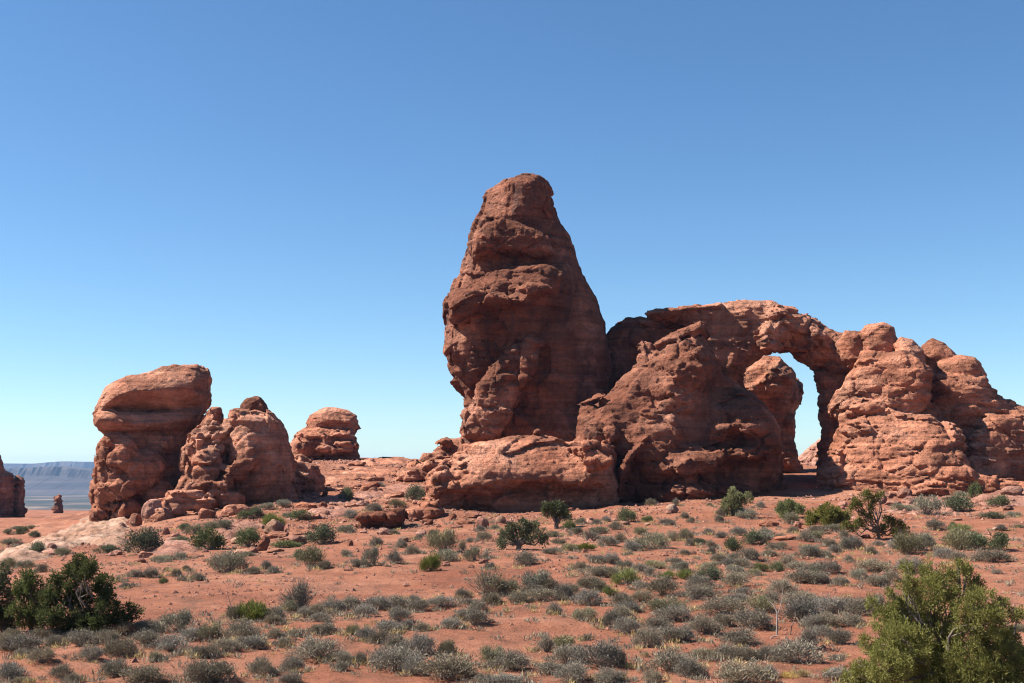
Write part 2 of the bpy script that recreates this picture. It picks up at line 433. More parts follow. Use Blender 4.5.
TAN = rock_material('buff_sandstone', (.34, .150, .100), (.46, .235, .165), (.60, .360, .270), varnish=.35)
PALE = rock_material('pale_slickrock', (.29, .155, .102), (.375, .225, .158), (.45, .300, .225), varnish=.1, bed=.25, bump=.6)
PINK = rock_material('rubble_sandstone', (.30, .128, .086), (.42, .200, .142), (.56, .310, .235), varnish=.15)

def sand_material():
    t = NT('red_sand')
    c = t.ramp(t.noise(.11, 5, .62, dist=.4), [(.32, (.33, .125, .075)), (.5, (.45, .190, .118)), (.68, (.55, .275, .190))])
    c = t.mix(.55, c, t.ramp(t.noise(1.1, 8, .74), [(.30, .45), (.5, 1.0), (.70, 1.35)]), 'MULTIPLY')
    fl = t.noise(1.0, 4, .6, t.scaled((.22, 1.6, 1.0)), .5)           # wash lines of coarser grit
    c = t.mix(t.ramp(fl, [(.56, 0.0), (.68, .45)]), c, (.30, .125, .08))
    c = t.mix(t.ramp(t.noise(.45, 5, .66), [(.58, 0.0), (.68, .35)]), c, (.56, .33, .235))
    c = t.mix(t.ramp(t.noise(.33, 7, .7, dist=.6), [(.52, 0.0), (.64, .7)]), c, (.20, .110, .080))   # litter and dark crust
    sp = t.noise(16.0, 2, .6); c = t.mix(t.ramp(sp, [(.63, 0.0), (.70, .7)]), c, (.20, .085, .055))
    sp2 = t.noise(11.0, 2, .6, t.scaled((1, 1.3, 1))); c = t.mix(t.ramp(sp2, [(.68, 0.0), (.73, .7)]), c, (.58, .36, .27))
    # far country: grey green flats beyond the rocks
    sep = t.n('ShaderNodeSeparateXYZ'); t.l(t.pos.outputs['Position'], sep.inputs[0])
    far = t.ramp(t.math('DIVIDE', sep.outputs[1], 5000.0), [(.09, 0.0), (.2, 1.0)])
    fc = t.ramp(t.noise(.0032, 6, .6), [(.44, (.05, .06, .045)), (.52, (.13, .10, .07)), (.60, (.36, .28, .22))])
    c = t.mix(far, c, fc)
    c = t.mix(1.0, c, (.575, .535, .495), 'MULTIPLY')
    b = t.bump(t.noise(2.4, 8, .72), .9, .22)
    b = t.bump(t.noise(11.0, 5, .65), .8, .06, b)
    return t.done(c, b)
SAND = sand_material()

def leaf_material(name, a, b, rough=.8, trans=.25):
    t = NT(name)
    oi = t.n('ShaderNodeObjectInfo')
    c = t.mix(t.noise(3.0, 3, .6), a, b)
    hs = t.n('ShaderNodeHueSaturation'); t.l(c, hs.inputs['Color'])
    t.l(t.math('MULTIPLY_ADD', oi.outputs['Random'], .5), hs.inputs['Value']); hs.inputs['Value'].links[0].from_node.inputs[2].default_value = .66
    r2 = t.math('FRACT', t.math('MULTIPLY', oi.outputs['Random'], 37.7))
    sa = t.math('MULTIPLY_ADD', r2, .6); sa.node.inputs[2].default_value = .7; t.l(sa, hs.inputs['Saturation'])
    t.bs.inputs['Roughness'].default_value = rough
    tr = t.n('ShaderNodeBsdfTranslucent'); t.l(hs.outputs[0], tr.inputs[0])
    mx = t.n('ShaderNodeMixShader'); mx.inputs[0].default_value = trans
    t.l(t.bs.outputs[0], mx.inputs[1]); t.l(tr.outputs[0], mx.inputs[2]); t.l(mx.outputs[0], t.out.inputs[0])
    return t.done(hs.outputs[0])
GREYLEAF = leaf_material('grey_twig_foliage', (.165, .142, .104), (.272, .234, .178), trans=.2)
SAGELEAF = leaf_material('sage_foliage', (.168, .158, .098), (.270, .246, .165), trans=.2)
GREENLEAF = leaf_material('green_foliage', (.080, .098, .042), (.150, .165, .080))
BRIGHTLEAF = leaf_material('bright_green_foliage', (.130, .150, .042), (.210, .220, .085), trans=.25)
JUNILEAF = leaf_material('juniper_foliage', (.118, .126, .036), (.228, .214, .082), trans=.35)
DARKJUNI = leaf_material('dark_juniper_foliage', (.062, .080, .030), (.125, .138, .060), trans=.38)
STRAW = leaf_material('straw', (.36, .27, .13), (.50, .40, .22), trans=.3)
def bark_material(name, a, b):
    t = NT(name); n = t.noise(6.0, 5, .6, t.scaled((3, 3, .6)))
    return t.done(t.ramp(n, [(.35, a), (.65, b)]), t.bump(n, .6, .04))
BARK = bark_material('grey_brown_bark', (.085, .066, .052), (.19, .155, .125))
DEADWOOD = bark_material('bleached_wood', (.16, .13, .11), (.27, .23, .20))
TWIG = bark_material('grey_twig', (.20, .165, .135), (.33, .285, .24))
# ------------------------------------------------------------------ ground sheet
def build_ground():
    ang = np.unique(np.concatenate([np.linspace(-math.pi, -.62, 60), np.linspace(-.62, .62, 760), np.linspace(.62, math.pi, 60)]))
    r = np.concatenate([[.5, 3, 8], np.exp(np.linspace(math.log(14), math.log(320), 520)), np.exp(np.linspace(math.log(330), math.log(9400), 110))])
    A, Rr = np.meshgrid(ang, r, indexing='ij')
    X = np.sin(A) * Rr; Y = np.cos(A) * Rr
    Z = ground_z(X, Y)
    na, nr = A.shape
    i = np.arange(na - 1)[:, None] * nr + np.arange(nr - 1)[None, :]
    Q = np.stack([i, i + nr, i + nr + 1, i + 1], -1).reshape(-1, 4)[:, ::-1]
    o = link('ground', mesh_data('ground', np.stack([X, Y, Z], -1).reshape(-1, 3), Q, SAND, smooth=True))
    tag(o, 'red sandy desert floor rising towards the sandstone rocks', kind='structure')
build_ground()

# ------------------------------------------------------------------ the arch and its tower
FQ = globals().get('QUAL', 1.0)      # voxel size factor
def H(x): return x * FQ * .84
bx, by, _ = at(690, 500, 126.0)
formation = empty('rock_formation', (bx, by, float(ground_z(bx, by)[0])),
                  'huge red sandstone formation with a leaning tower and an open arch', 'rock formation')
# tower
t = Rock(525, 134, H(.15), 1)
OUT = [(487,192),(495,186),(507,180),(525,177),(538,178),(546,183),(550,193),(553,207),(562,225),(570,236),(578,263),(585,281),(598,300),(604,321),(607,336),(612,360),(616,400),(616,470),(462,470),(459,440),(463,424),(469,413),(464,405),(464,394),(455,378),(446,363),(445,332),(445,319),(447,305),(453,282),(465,257),(469,236),(481,210)]
t.P(OUT, 0, 7.5, 4.2, taper=.42, wedge=(552, .55), lean=.03)
t.P([(446,318),(449,302),(462,292),(478,284),(494,272),(520,267),(546,272),(563,282),(558,296),(548,318),(541,345),(520,352),(505,364),(490,388),(472,403),(464,398),(455,378),(446,362)], -1.4, 6.2, 2.6, wedge=(540, .45), lean=-.14, k=.3)
t.P([(447,322),(449,303),(462,292),(480,283),(496,272),(520,266),(546,271),(563,281),(556,294),(536,303),(508,306),(484,318),(460,332)], -4.2, 4.3, 2.4, lean=.50, yaw=.03, k=.5)
t.P([(486,224),(503,220),(520,226),(537,233),(550,240),(553,258),(540,266),(515,262),(492,258),(474,262),(470,246)], -2.6, 4.0, 1.3, k=.3, lean=.20)
t.P([(461,440),(466,412),(478,388),(496,362),(515,346),(532,338),(541,345),(541,372),(526,392),(510,424),(499,446)], -4.9, 4.3, 1.2, k=.3, lean=.10, yaw=-.12)
t.P([(507,186),(520,181),(536,182),(545,196),(549,216),(530,228),(510,224)], -1.2, 3.2, 1.8, k=.8)
t.E(525, 191, 22, 13, -.3, 3.4, k=1.4); t.E(540, 205, 11, 20, 0, 2.8, k=1.2)
t.P([(548,284),(566,262),(580,285),(598,315),(604,345),(606,400),(560,440),(540,400),(545,340)], -1.0, 4.6, 2.4, yaw=.55, k=.8)
for (x, y, rx, rz, v) in [(459,386,6,8,-2),(454,350,8,18,-4),(500,300,22,6,-8.6),(532,289,18,6,-8.6),(478,248,9,8,-3.5),(486,222,8,10,-3),(533,229,6,3,-5),(470,428,9,9,-7.6),(490,408,10,10,-8),(508,382,11,11,-7.5),(528,360,9,9,-7),(482,432,8,10,-8.4)]:
    t.E(x, y, rx, rz, v, k=.25)
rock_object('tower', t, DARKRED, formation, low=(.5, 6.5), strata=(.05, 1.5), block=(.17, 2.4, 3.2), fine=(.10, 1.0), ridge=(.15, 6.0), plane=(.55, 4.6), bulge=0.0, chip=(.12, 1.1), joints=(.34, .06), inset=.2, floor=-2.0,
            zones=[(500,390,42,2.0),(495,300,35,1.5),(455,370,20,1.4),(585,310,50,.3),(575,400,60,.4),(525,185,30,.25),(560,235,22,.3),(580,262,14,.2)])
# saddle wall between tower and arch
t = Rock(665, 139, H(.2), 4)
t.P([(585,470),(590,380),(600,350),(606,334),(615,323),(628,319),(650,319),(682,321),(725,330),(748,352),(742,382),(752,420),(765,440),(765,500),(585,500)], 0, 4.8, 3.0, yaw=.15)
t.E(635, 345, 28, 24, -2.0, 4.0)
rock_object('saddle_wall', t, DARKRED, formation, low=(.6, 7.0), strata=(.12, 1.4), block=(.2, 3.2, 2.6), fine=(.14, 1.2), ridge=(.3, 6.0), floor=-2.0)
# arch span
t = Rock(760, 136, H(.16), 6)
t.P([(649,317),(663,312),(698,308),(734,304),(769,304),(785,310),(803,313),(818,319),(834,331),(850,334),(866,342),(866,375),(838,378),(822,371),(812,366),(803,357),(788,353),(774,353),(764,356),(746,368),(738,384),(722,400),(700,396),(696,350),(688,330),(655,323)], 0, 4.6, 1.8, yaw=.10)
t.P([(652,318),(672,311),(700,308),(726,306),(722,314),(690,318),(664,322)], -1.5, 4.6, 1.2)
t.P([(770,306),(790,312),(812,320),(828,336),(836,356),(818,352),(800,340),(780,345),(764,342),(768,322)], -1.8, 4.2, 1.8, k=.4)
for (x, y, rx, rz, v) in [(775,314,9,7,-4.5),(789,321,9,7,-4.6),(772,332,11,10,-5),(800,330,12,8,-5),(815,338,10,8,-5),(770,345,9,6,-5.5),(742,314,14,6,-4),(712,313,16,5,-4.5)]:
    t.E(x, y, rx, rz, v, k=.25)
rock_object('arch_span', t, RED, formation, low=(.5, 5.0), strata=(.11, 1.0), block=(.24, 2.4, 1.6), fine=(.12, .9), inset=.12, joints=(.36, .07), plane=(.3, 5), floor=-2.0, zones=[(780,325,40,1.7),(720,345,40,.3)])
# right abutment: leg, knobs, flared apron, shelves running out of the frame
t = Rock(905, 127, H(.18), 9)
t.P([(814,368),(822,370),(840,362),(866,345),(905,345),(925,352),(936,400),(948,430),(960,500),(824,500),(818,470),(820,443),(823,432),(818,417),(818,395),(815,381)], 8.0, 5.0, 2.2)
t.P([(838,392),(852,368),(862,352),(905,352),(932,372),(934,404),(925,420),(850,420),(836,408)], -1.0, 4.8, 2.2, yaw=-.18)
t.P([(818,474),(836,436),(846,420),(868,412),(900,408),(932,410),(948,424),(962,452),(972,478),(962,505),(826,505)], -4.4, 6.4, 4.2, lean=.55, yaw=-.22, k=.5)
t.P([(861,362),(861,336),(866,328),(883,325),(894,329),(898,342),(900,366)], 1.0, 3.4, 1.7, k=.25)
t.P([(893,366),(893,346),(900,338),(914,340),(925,352),(927,370),(905,374)], 0.0, 3.4, 1.8, k=.25)
t.P([(834,345),(846,333),(862,334),(868,350),(866,372),(846,372)], 1.5, 3.4, 1.6, k=.25)
t.P([(918,366),(921,347),(932,339),(944,343),(957,356),(950,376)], 4.0, 3.2, 1.7, k=.25)
t.P([(934,386),(938,364),(957,356),(975,357),(983,365),(984,376),(976,386)], 3.0, 3.8, 1.9, k=.25)
t.P([(925,400),(932,378),(984,376),(989,389),(1006,398),(1026,411),(1062,425),(1110,450),(1160,485),(1160,510),(925,510)], 5.0, 6.0, 3.0, yaw=.30)
t.P([(958,470),(968,432),(984,413),(1005,409),(1040,414),(1085,430),(1085,505),(950,505)], 1.5, 5.0, 2.2, yaw=.34)
t.P([(930,408),(945,398),(975,400),(985,412),(972,430),(945,432)], 0.5, 4.0, 2.0, k=.4)
t.P([(900,498),(925,484),(965,478),(1010,480),(1050,486),(1050,512),(895,512)], -7.5, 3.4, 1.0, k=.3)
for (x, y, rx, rz, v) in [(905,480,30,14,-9),(868,490,26,10,-8.5),(848,478,18,16,-7),(938,470,20,16,-7),(945,440,20,18,-6),(880,430,34,12,-6.5),(862,452,26,14,-7.5),(900,452,30,10,-8.5),(900,498,22,6,-10.5),(940,496,20,6,-10),(975,492,22,7,-9),(1005,488,20,6,-8.5),(835,486,10,6,-7.5),(852,408,20,16,-2.5),(880,408,40,14,-3.5),(925,412,20,14,-2.5),(934,372,10,12,2.5),(932,385,10,10,2),(843,398,7,10,-3),(846,420,8,8,-4),(852,383,9,8,-3.5)]:
    t.E(x, y, rx, rz, v, k=.35)
rock_object('abutment', t, RED, formation, low=(.7, 5.5), strata=(.24, 1.15), block=(.20, 2.6, 1.2), fine=(.11, .9), joints=(.40, .07), inset=.18, plane=(.34, 4.5), bulge=.03, floor=-2.0, zones=[(872,388,26,1.25),(885,342,30,.28),(935,350,26,.3),(970,365,20,.3),(848,345,18,.4),(818,410,26,.5),(900,430,50,.9),(860,470,40,1.2)])
# the dome shaped buttress in front of the saddle
t = Rock(690, 124, H(.18), 12)
t.P([(698,327),(686,331),(664,340),(648,352),(641,364),(622,376),(604,402),(592,412),(583,420),(584,446),(606,452),(616,474),(620,505),(786,505),(781,481),(782,462),(774,440),(769,425),(756,409),(744,396),(739,383),(721,367),(709,351),(705,331)], 0, 7.4, 4.2, taper=.35, wedge=(640, .15), yaw=.30)
t.E(652, 446, 46, 64, -2.0, 7.0, k=.5); t.E(686, 372, 36, 40, -1.4, 6.0, k=.4); t.E(734, 452, 44, 62, .2, 8.2, k=.5); t.E(690, 478, 60, 34, -3.0, 7.6, k=.5); t.E(672, 400, 32, 28, -1.8, 6.0, k=.4)
for (x, y, rx, rz, v) in [(600,426,17,18,-3.6),(615,408,17,15,-3.2),(633,388,16,14,-2.8),(612,444,17,13,-5.6),(632,424,17,19,-5.2),(650,372,15,13,-3.2),(594,440,11,11,-3.8)]:
    t.E(x, y, rx, rz, v, k=.2)
t.P([(616,470),(628,452),(640,436),(652,427),(656,434),(648,446),(636,458),(628,480),(622,500),(616,500)], -8.6, 2.6, 1.1, lean=.12, k=.4)
t.P([(652,346),(668,338),(690,330),(700,326),(706,334),(690,342),(672,348),(656,352)], -1.6, 3.4, .9, k=.25)
for (x, y, rx, rz, v) in [(591,416,12,11,-5),(586,432,8,10,-5.5),(602,424,10,9,-6.5),(612,421,9,9,-7),(612,434,8,8,-8),(598,440,9,8,-7.5),(606,447,8,7,-8.5),(620,412,9,8,-6),(608,404,10,9,-5),(622,394,12,9,-4.5),(648,349,8,7,-3),(645,360,7,6,-3.6),(656,357,8,6,-4),(664,347,9,6,-3.5),(676,343,9,6,-3.5),(688,348,9,6,-4),(699,350,9,6,-3.5),(696,329,8,4,-2),(640,372,8,6,-4),(630,376,9,6,-4),(688,362,14,8,-4.2),(664,366,10,7,-4.5),(700,340,7,5,-2.8)]:
    t.E(x, y, rx * 1.22, rz * 1.22, v, k=.15)
t.E(745, 474, 36, 12, -8.0, 3.0, sub=True, k=.8); t.E(705, 418, 18, 6, -7.6, 2.2, sub=True, k=.6); t.E(690, 480, 40, 6, -10.0, 2.4, sub=True, k=.8); t.E(735, 440, 30, 7, -7.2, 2.0, sub=True, k=.8)
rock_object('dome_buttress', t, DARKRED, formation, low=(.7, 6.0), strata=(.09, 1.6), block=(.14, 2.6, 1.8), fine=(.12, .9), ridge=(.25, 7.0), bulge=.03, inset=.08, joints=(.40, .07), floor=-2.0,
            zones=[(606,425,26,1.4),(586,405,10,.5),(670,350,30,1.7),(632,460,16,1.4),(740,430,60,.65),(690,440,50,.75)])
# low front ledge
t = Rock(525, 116, H(.17), 15)
t.P([(428,482),(431,470),(446,460),(454,452),(470,446),(492,441),(520,436),(532,434),(552,436),(568,444),(590,446),(612,456),(618,480),(620,520),(426,520),(420,508),(427,498)], 0, 7.8, 5.6, yaw=.20, lean=.12)
t.E(537, 432, 6, 4, -1.5, 1.0, k=.15)
t.P([(430,520),(428,482),(432,470),(446,460),(457,466),(462,490),(460,520)], -4.8, 3.2, 1.5, lean=.1, k=.4)
for (x, y, rx, rz, v) in [(440,478,12,9,-7.2),(446,466,11,8,-5),(438,492,12,9,-7.5),(452,484,9,9,-7.6),(497,478,5,4,-7.0),(505,474,4,4,-6.6),(590,452,18,7,-4.5),(600,462,14,6,-5.5),(575,449,14,5,-3.5)]:
    t.E(x, y, rx, rz, v, k=.25)
t.E(546, 498, 44, 17, -7.4, 3.2, sub=True, k=1.0); t.E(490, 504, 40, 12, -9.4, 2.6, sub=True, k=.8); t.E(592, 500, 26, 14, -5.6, 2.6, sub=True, k=.8)
rock_object('front_ledge', t, RED, formation, low=(.6, 5.0), strata=(.07, 1.3), block=(.12, 2.4, 1.2), fine=(.10, .9), bulge=.03, inset=.12, joints=(.3, .07), floor=-3.0, zones=[(440,478,22,2.4),(600,460,26,2.0),(530,490,60,.5)])
# rocky sill under the opening of the arch
t = Rock(800, 166, H(.22), 18)
t.P([(764,492),(774,471),(787,461),(803,451),(820,440),(846,436),(852,505),(762,505)], 0, 4.5, 2.6, lean=.4)
rock_object('arch_sill', t, PINK, formation, low=(.5, 5.0), strata=(.3, .9), block=(.2, 2.2, 1.2), floor=-2.0)

# separate stone pillar seen through the arch
t = Rock(775, 152, H(.2), 21)
t.P([(797,375),(802,392),(800,403),(792,416),(795,436),(800,454),(804,478),(748,478),(758,440),(762,425),(756,409),(744,396),(739,383),(747,374),(763,362),(780,360)], 0, 5.0, 4.0)
t.E(768, 384, 28, 23, -1.5, 4.2); t.E(757, 405, 16, 22, 0, 3.5); t.E(768, 440, 16, 40, 0, 3.5)
rock_object('rock_pillar', t, RED, None, 'rounded top-heavy rock pillar seen through the opening of the arch', 'rock', low=(.8, 6.0), strata=(.09, 1.2), block=(.24, 2.6, 2.0), inset=0.0, floor=-3.0)

# ------------------------------------------------------------------ rocks on the left
t = Rock(150, 124, H(.17), 24)
t.P([(95,417),(100,401),(106,388),(123,378),(147,373),(172,366),(197,364),(208,370),(212,380),(211,401),(205,412),(170,416),(140,413),(118,414),(105,417)], 0, 6.4, 5.2, yaw=.2)
t.P([(95,416),(108,412),(150,414),(205,408),(196,430),(178,436),(110,436),(97,426)], .3, 5.8, 2.2, k=.35, yaw=.2)
t.P([(101,430),(120,428),(192,425),(188,436),(184,452),(186,474),(190,525),(88,525),(92,485),(95,467),(99,448),(107,438)], .6, 5.4, 2.4, yaw=.2, k=.4)
for (x, y, rx, rz, v) in [(106,452,9,13,-4),(108,474,10,11,-5),(118,462,10,11,-5.5),(104,494,11,13,-5),(122,490,12,12,-6),(136,478,14,16,-5.2),(100,512,11,10,-5.5),(120,512,13,9,-6.4),(128,508,12,10,-6.6),(113,440,10,8,-4.5),(125,446,10,10,-5),(160,496,18,16,-5.2),(150,470,16,20,-4.6)]:
    t.E(x, y, rx, rz, v, k=.35)
rock_object('mushroom_rock', t, RED, None, 'massive mushroom shaped red rock with an overhanging smooth cap', 'rock', low=(.5, 5.5), strata=(.09, 1.2), block=(.26, 2.2, 2.0), fine=(.11, .9), bulge=.02, joints=(.34, .07), inset=.15, floor=-9.0,
            zones=[(112,485,34,1.9),(120,398,40,.2),(180,390,40,.2),(105,432,20,.4),(170,480,40,.6)])
t = Rock(240, 119, H(.16), 27)
t.P([(229,470),(226,440),(232,415),(240,411),(254,408),(268,412),(280,421),(288,435),(292,462),(295,486),(296,512),(205,512),(210,480),(220,450)], 0, 5.4, 2.8, yaw=.22)
t.P([(184,446),(196,426),(205,414),(211,406),(221,406),(223,417),(228,424),(232,414),(238,420),(232,450),(226,480),(220,512),(170,512),(180,480)], .6, 4.4, 1.6, lean=.05)
t.E(236, 420, 7, 7, -2.5, 1.0); t.E(270, 424, 8, 5, -3.5, .9)
for (x, y, rx, rz, v) in [(200,440,11,14,-3.2),(210,426,10,10,-3),(216,412,6,6,-1),(205,462,12,12,-4.5),(218,446,9,12,-4),(206,474,15,8,-6),(195,486,16,8,-7),(182,497,16,10,-8),(175,507,13,9,-8.6),(196,502,15,8,-8),(215,488,12,9,-6.5),(228,478,8,12,-5.5),(232,500,14,8,-6.5),(247,440,12,16,-4.2),(240,470,9,16,-5),(250,458,14,20,-4.5)]:
    t.E(x, y, rx, rz, v, k=.25)
rock_object('knobbed_crag', t, RED, None, 'broken red crag under a perched boulder, right of the mushroom rock', 'rock', low=(.5, 5.0), strata=(.12, 1.1), block=(.30, 2.0, 2.2), fine=(.12, .9), bulge=.04, plane=(.42, 3.6), chip=(.13, 1.0), inset=.12, floor=-8.0,
            zones=[(200,450,30,1.6),(195,492,30,1.8),(262,450,36,.45),(280,425,16,.3)])
t = Rock(325, 186, H(.26), 30)
t.P([(303,428),(309,414),(326,407),(348,410),(358,416),(360,429),(354,437),(310,436)], 0, 6.2, 4.0)
t.P([(289,456),(290,442),(297,432),(308,427),(352,430),(357,442),(360,462),(286,465)], -.6, 7.0, 2.2, k=.3)
for (x, y, rx, rz, v) in [(300,438,11,6,-6),(318,436,12,5,-7),(338,434,11,5,-6.5),(300,449,14,6,-8),(322,448,14,6,-8.5),(344,446,13,6,-8)]: t.E(x, y, rx, rz, v, k=.3)
rock_object('layered_knoll', t, RED, None, 'round capped layered rock alone on the ridge skyline', 'rock', low=(.8, 6.0), strata=(.34, 1.2), block=(.3, 2.6, 1.6), floor=-3.0, zones=[(325,448,30,1.5),(335,416,26,.2)])
t = Rock(-25, 235, H(.34), 33)
t.P([(-120,540),(-118,470),(-60,440),(-20,436),(-8,446),(0,457),(4,466),(12,474),(15,482),(16,540)], 0, 9, 4)
t.P([(10,540),(12,480),(18,475),(24,479),(25,500),(24,540)], -2, 5, 2.5, k=.3)
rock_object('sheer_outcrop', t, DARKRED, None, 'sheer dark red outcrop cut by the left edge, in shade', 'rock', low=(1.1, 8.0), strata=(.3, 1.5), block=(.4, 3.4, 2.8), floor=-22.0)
t = Rock(58, 330, H(.28), 36)
t.P([(50,520),(52,509),(55,498),(59,494),(63,497),(64,504),(63,520)], 0, 2.0, 1.2)
t.E(59, 498, 3.4, 4, 0, 1.2, k=.3); t.E(55, 509, 4, 4, -.8, 1.2, k=.2)
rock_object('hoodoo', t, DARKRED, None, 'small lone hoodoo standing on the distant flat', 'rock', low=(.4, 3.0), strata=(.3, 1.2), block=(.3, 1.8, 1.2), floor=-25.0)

# skyline ledges behind the front ledge, thin broken slabs on the slope
def slab_rock(name, pts, D, T, r, label, mat=RED, seed=50, h=.16, lean=.2, blobs=(), floor=-9, cat='rock', **kw):
    a = np.array(pts, float); t = Rock(a[:, 0].mean(), D, H(h), seed); t.P(pts, 0, T, r, lean=lean)
    for (x, y, rx, rz, v) in blobs: t.E(x, y, rx, rz, v, k=.25)
    d = dict(inset=.08, joints=(.15, .06), low=(.4, 3.5), strata=(.3, .7), block=(.4, 1.7, 1.0), fine=(.14, .8), floor=floor); d.update(kw)
    return rock_object(name, t, mat, None, label, cat, **d)
slab_rock('rock_crest', [(402,476),(410,463),(422,458),(432,452),(440,446),(452,441),(470,438),(480,450),(480,480)], 152, 3.0, 1.3, 'broken crest of red rock on the skyline left of the tower foot', seed=51, h=.2,
          blobs=[(428,456,8,5,-2.5),(446,446,8,5,-2.2),(418,464,9,4,-3),(438,460,10,5,-3.4)])
slab_rock('rock_ledge', [(392,484),(396,472),(412,467),(428,462),(442,460),(444,482)], 140, 1.6, .5, 'long thin ledge of red rock left of the front ledge', seed=53, blobs=[(415,474,18,3,-1.2)])
slab_rock('rock_fin', [(358,536),(360,521),(372,515),(386,513),(399,511),(400,526),(396,538)], 91, 1.0, .5, 'dark jagged fin of rock leaning out of the slope', seed=55, h=.1, mat=DARKRED,
          blobs=[(366,522,6,7,-.5),(380,518,8,6,-.6),(392,517,7,6,-.5)], low=(.3, 2.0), block=(.35, 1.2, 1.0))
slab_rock('sloping_slab', [(398,532),(400,516),(412,508),(428,500),(436,503),(440,520),(436,536)], 100, 1.6, .7, 'smooth sloping slab joining the jagged fin to the front ledge', seed=57, h=.12, low=(.3, 2.0), block=(.15, 1.6, 1.0))
slab_rock('perched_boulder', [(241,415),(242,405),(248,399),(255,396),(262,398),(267,405),(268,415)], 118.6, 1.3, .9, 'dark boulder perched on top of the broken crag', seed=58, mat=DARKRED, h=.1, lean=0, low=(.2, 2.0), strata=(.06, 1), block=(.15, 1.6, 1.6), floor=0)
slab_rock('crag_shelf', [(282,500),(286,462),(300,457),(314,465),(323,478),(326,500)], 130, 3.0, 1.4, 'shaded rock shelf just right of the broken crag', seed=59, h=.2)
slab_rock('leaning_boulder', [(126,534),(128,522),(134,515),(142,515),(147,524),(146,536)], 108, 1.2, .8, 'upright dark boulder at the foot of the mushroom rock', seed=61, h=.1, mat=DARKRED, low=(.3, 2.0), strata=(.1, 1), block=(.2, 1.5, 1.5))
slab_rock('foot_boulder', [(143,530),(146,514),(155,506),(166,503),(175,508),(178,520),(174,532)], 108.5, 1.9, 1.2, 'big rounded red boulder between mushroom rock and crag', seed=63, h=.1, low=(.35, 2.0), strata=(.1, 1), block=(.25, 1.6, 1.6))
# pale slickrock apron under the mushroom rock: bare rock swelling out of the sand
def draped_rock(name, pxpoly, mat, label, rise=.5, slope=.3, step=.12, kind=None, cat=None, seed=70, rough=.12, d1=420.0):
    g = np.array([place(*p, d1=d1)[:2] for p in pxpoly])
    x0, y0 = g.min(0) - .5; x1, y1 = g.max(0) + .5
    xs = np.arange(x0, x1, step); ys = np.arange(y0, y1, step * 1.6); X, Y = np.meshgrid(xs, ys, indexing='ij')
    P = np.stack([X.ravel(), Y.ravel(), 0 * X.ravel()], 1).astype(np.float32)
    w = (fbm(P / 3.0, 3, seed) * 1.3).reshape(X.shape)
    s = poly_sdf(X.astype(np.float32), Y.astype(np.float32), g)
    inside = -s + w                                           # metres inside the edge
    z = ground_z(X, Y) + rise * (1 - np.exp(-np.clip(inside, -3, 50) * slope / rise)) - .05
    rg = ridged(np.stack([P[:, 0] * .8 + P[:, 1] * .35, P[:, 1] * .12 - P[:, 0] * .1, P[:, 2]], 1), 3, seed + 3).reshape(X.shape)
    z = z + np.clip(inside, 0, 1) * (rough * 1.6 * rg + rough * fbm(P / .9, 3, seed + 5).reshape(X.shape))
    z = np.where(inside < -1.2, z - 1.5, z)
    keep = inside > -1.0
    na, nb = X.shape; i = np.arange(na - 1)[:, None] * nb + np.arange(nb - 1)[None, :]
    kq = (keep[:-1, :-1] & keep[1:, :-1] & keep[1:, 1:] & keep[:-1, 1:]).ravel()
    Q = np.stack([i, i + nb, i + nb + 1, i + 1], -1).reshape(-1, 4)[kq]
    V = np.stack([X, Y, z], -1).reshape(-1, 3); used = np.zeros(len(V), bool); used[Q.ravel()] = True; mp = np.cumsum(used) - 1
    V = V[used]; Q = mp[Q]
    b = np.array([g[:, 0].mean(), g[:, 1].mean(), float(ground_z(g[:, 0].mean(), g[:, 1].mean())[0])])
    o = link(name, mesh_data(name, V - b, Q, mat, smooth=True), loc=tuple(b))
    return tag(o, label, cat, kind=kind)
draped_rock('slickrock', [(-6,572),(-6,556),(30,544),(58,534),(80,523),(98,515),(126,518),(141,522),(130,534),(128,545),(108,548),(82,545),(58,552),(28,562)],
            PALE, 'pale bare slickrock apron spilling down left of the mushroom rock', rise=.38, rough=.2, kind='structure', d1=160)
for k, (pts, mat, lab) in enumerate([
    ([(296,482),(330,472),(372,470),(404,468),(398,475),(350,480),(318,488)], RED, 'long low ledge crossing the slope above the jagged fin'),
    ([(322,500),(352,492),(392,486),(424,486),(420,494),(372,498),(340,506)], PINK, 'flat stepped outcrop in the middle of the rubble slope'),
    ([(352,463),(380,459),(412,459),(410,464),(372,467)], RED, 'thin outcrop just below the skyline saddle'),
    ([(300,514),(322,508),(352,508),(346,516),(318,520)], PINK, 'low outcrop below the shadow of the broken crag'),
    ([(128,549),(150,540),(182,540),(204,548),(190,556),(152,558)], PINK, 'flat stepped outcrop in front of the foot boulder'),
    ([(206,532),(232,524),(262,526),(252,534),(224,540)], PINK, 'flat outcrop below the crag among green shrubs'),
    ([(884,512),(920,502),(966,500),(960,508),(916,516)], PINK, 'flat outcrop at the foot of the right abutment'),
    ([(968,500),(1000,492),(1050,492),(1050,502),(1000,508)], PINK, 'flat outcrop at the right edge below the shelves')]):
    draped_rock('rock_outcrop', pts, mat, lab, rise=.22, slope=.8, step=.14, cat='rock', seed=200 + 7 * k, rough=.16, d1=230)
flush_rocks()
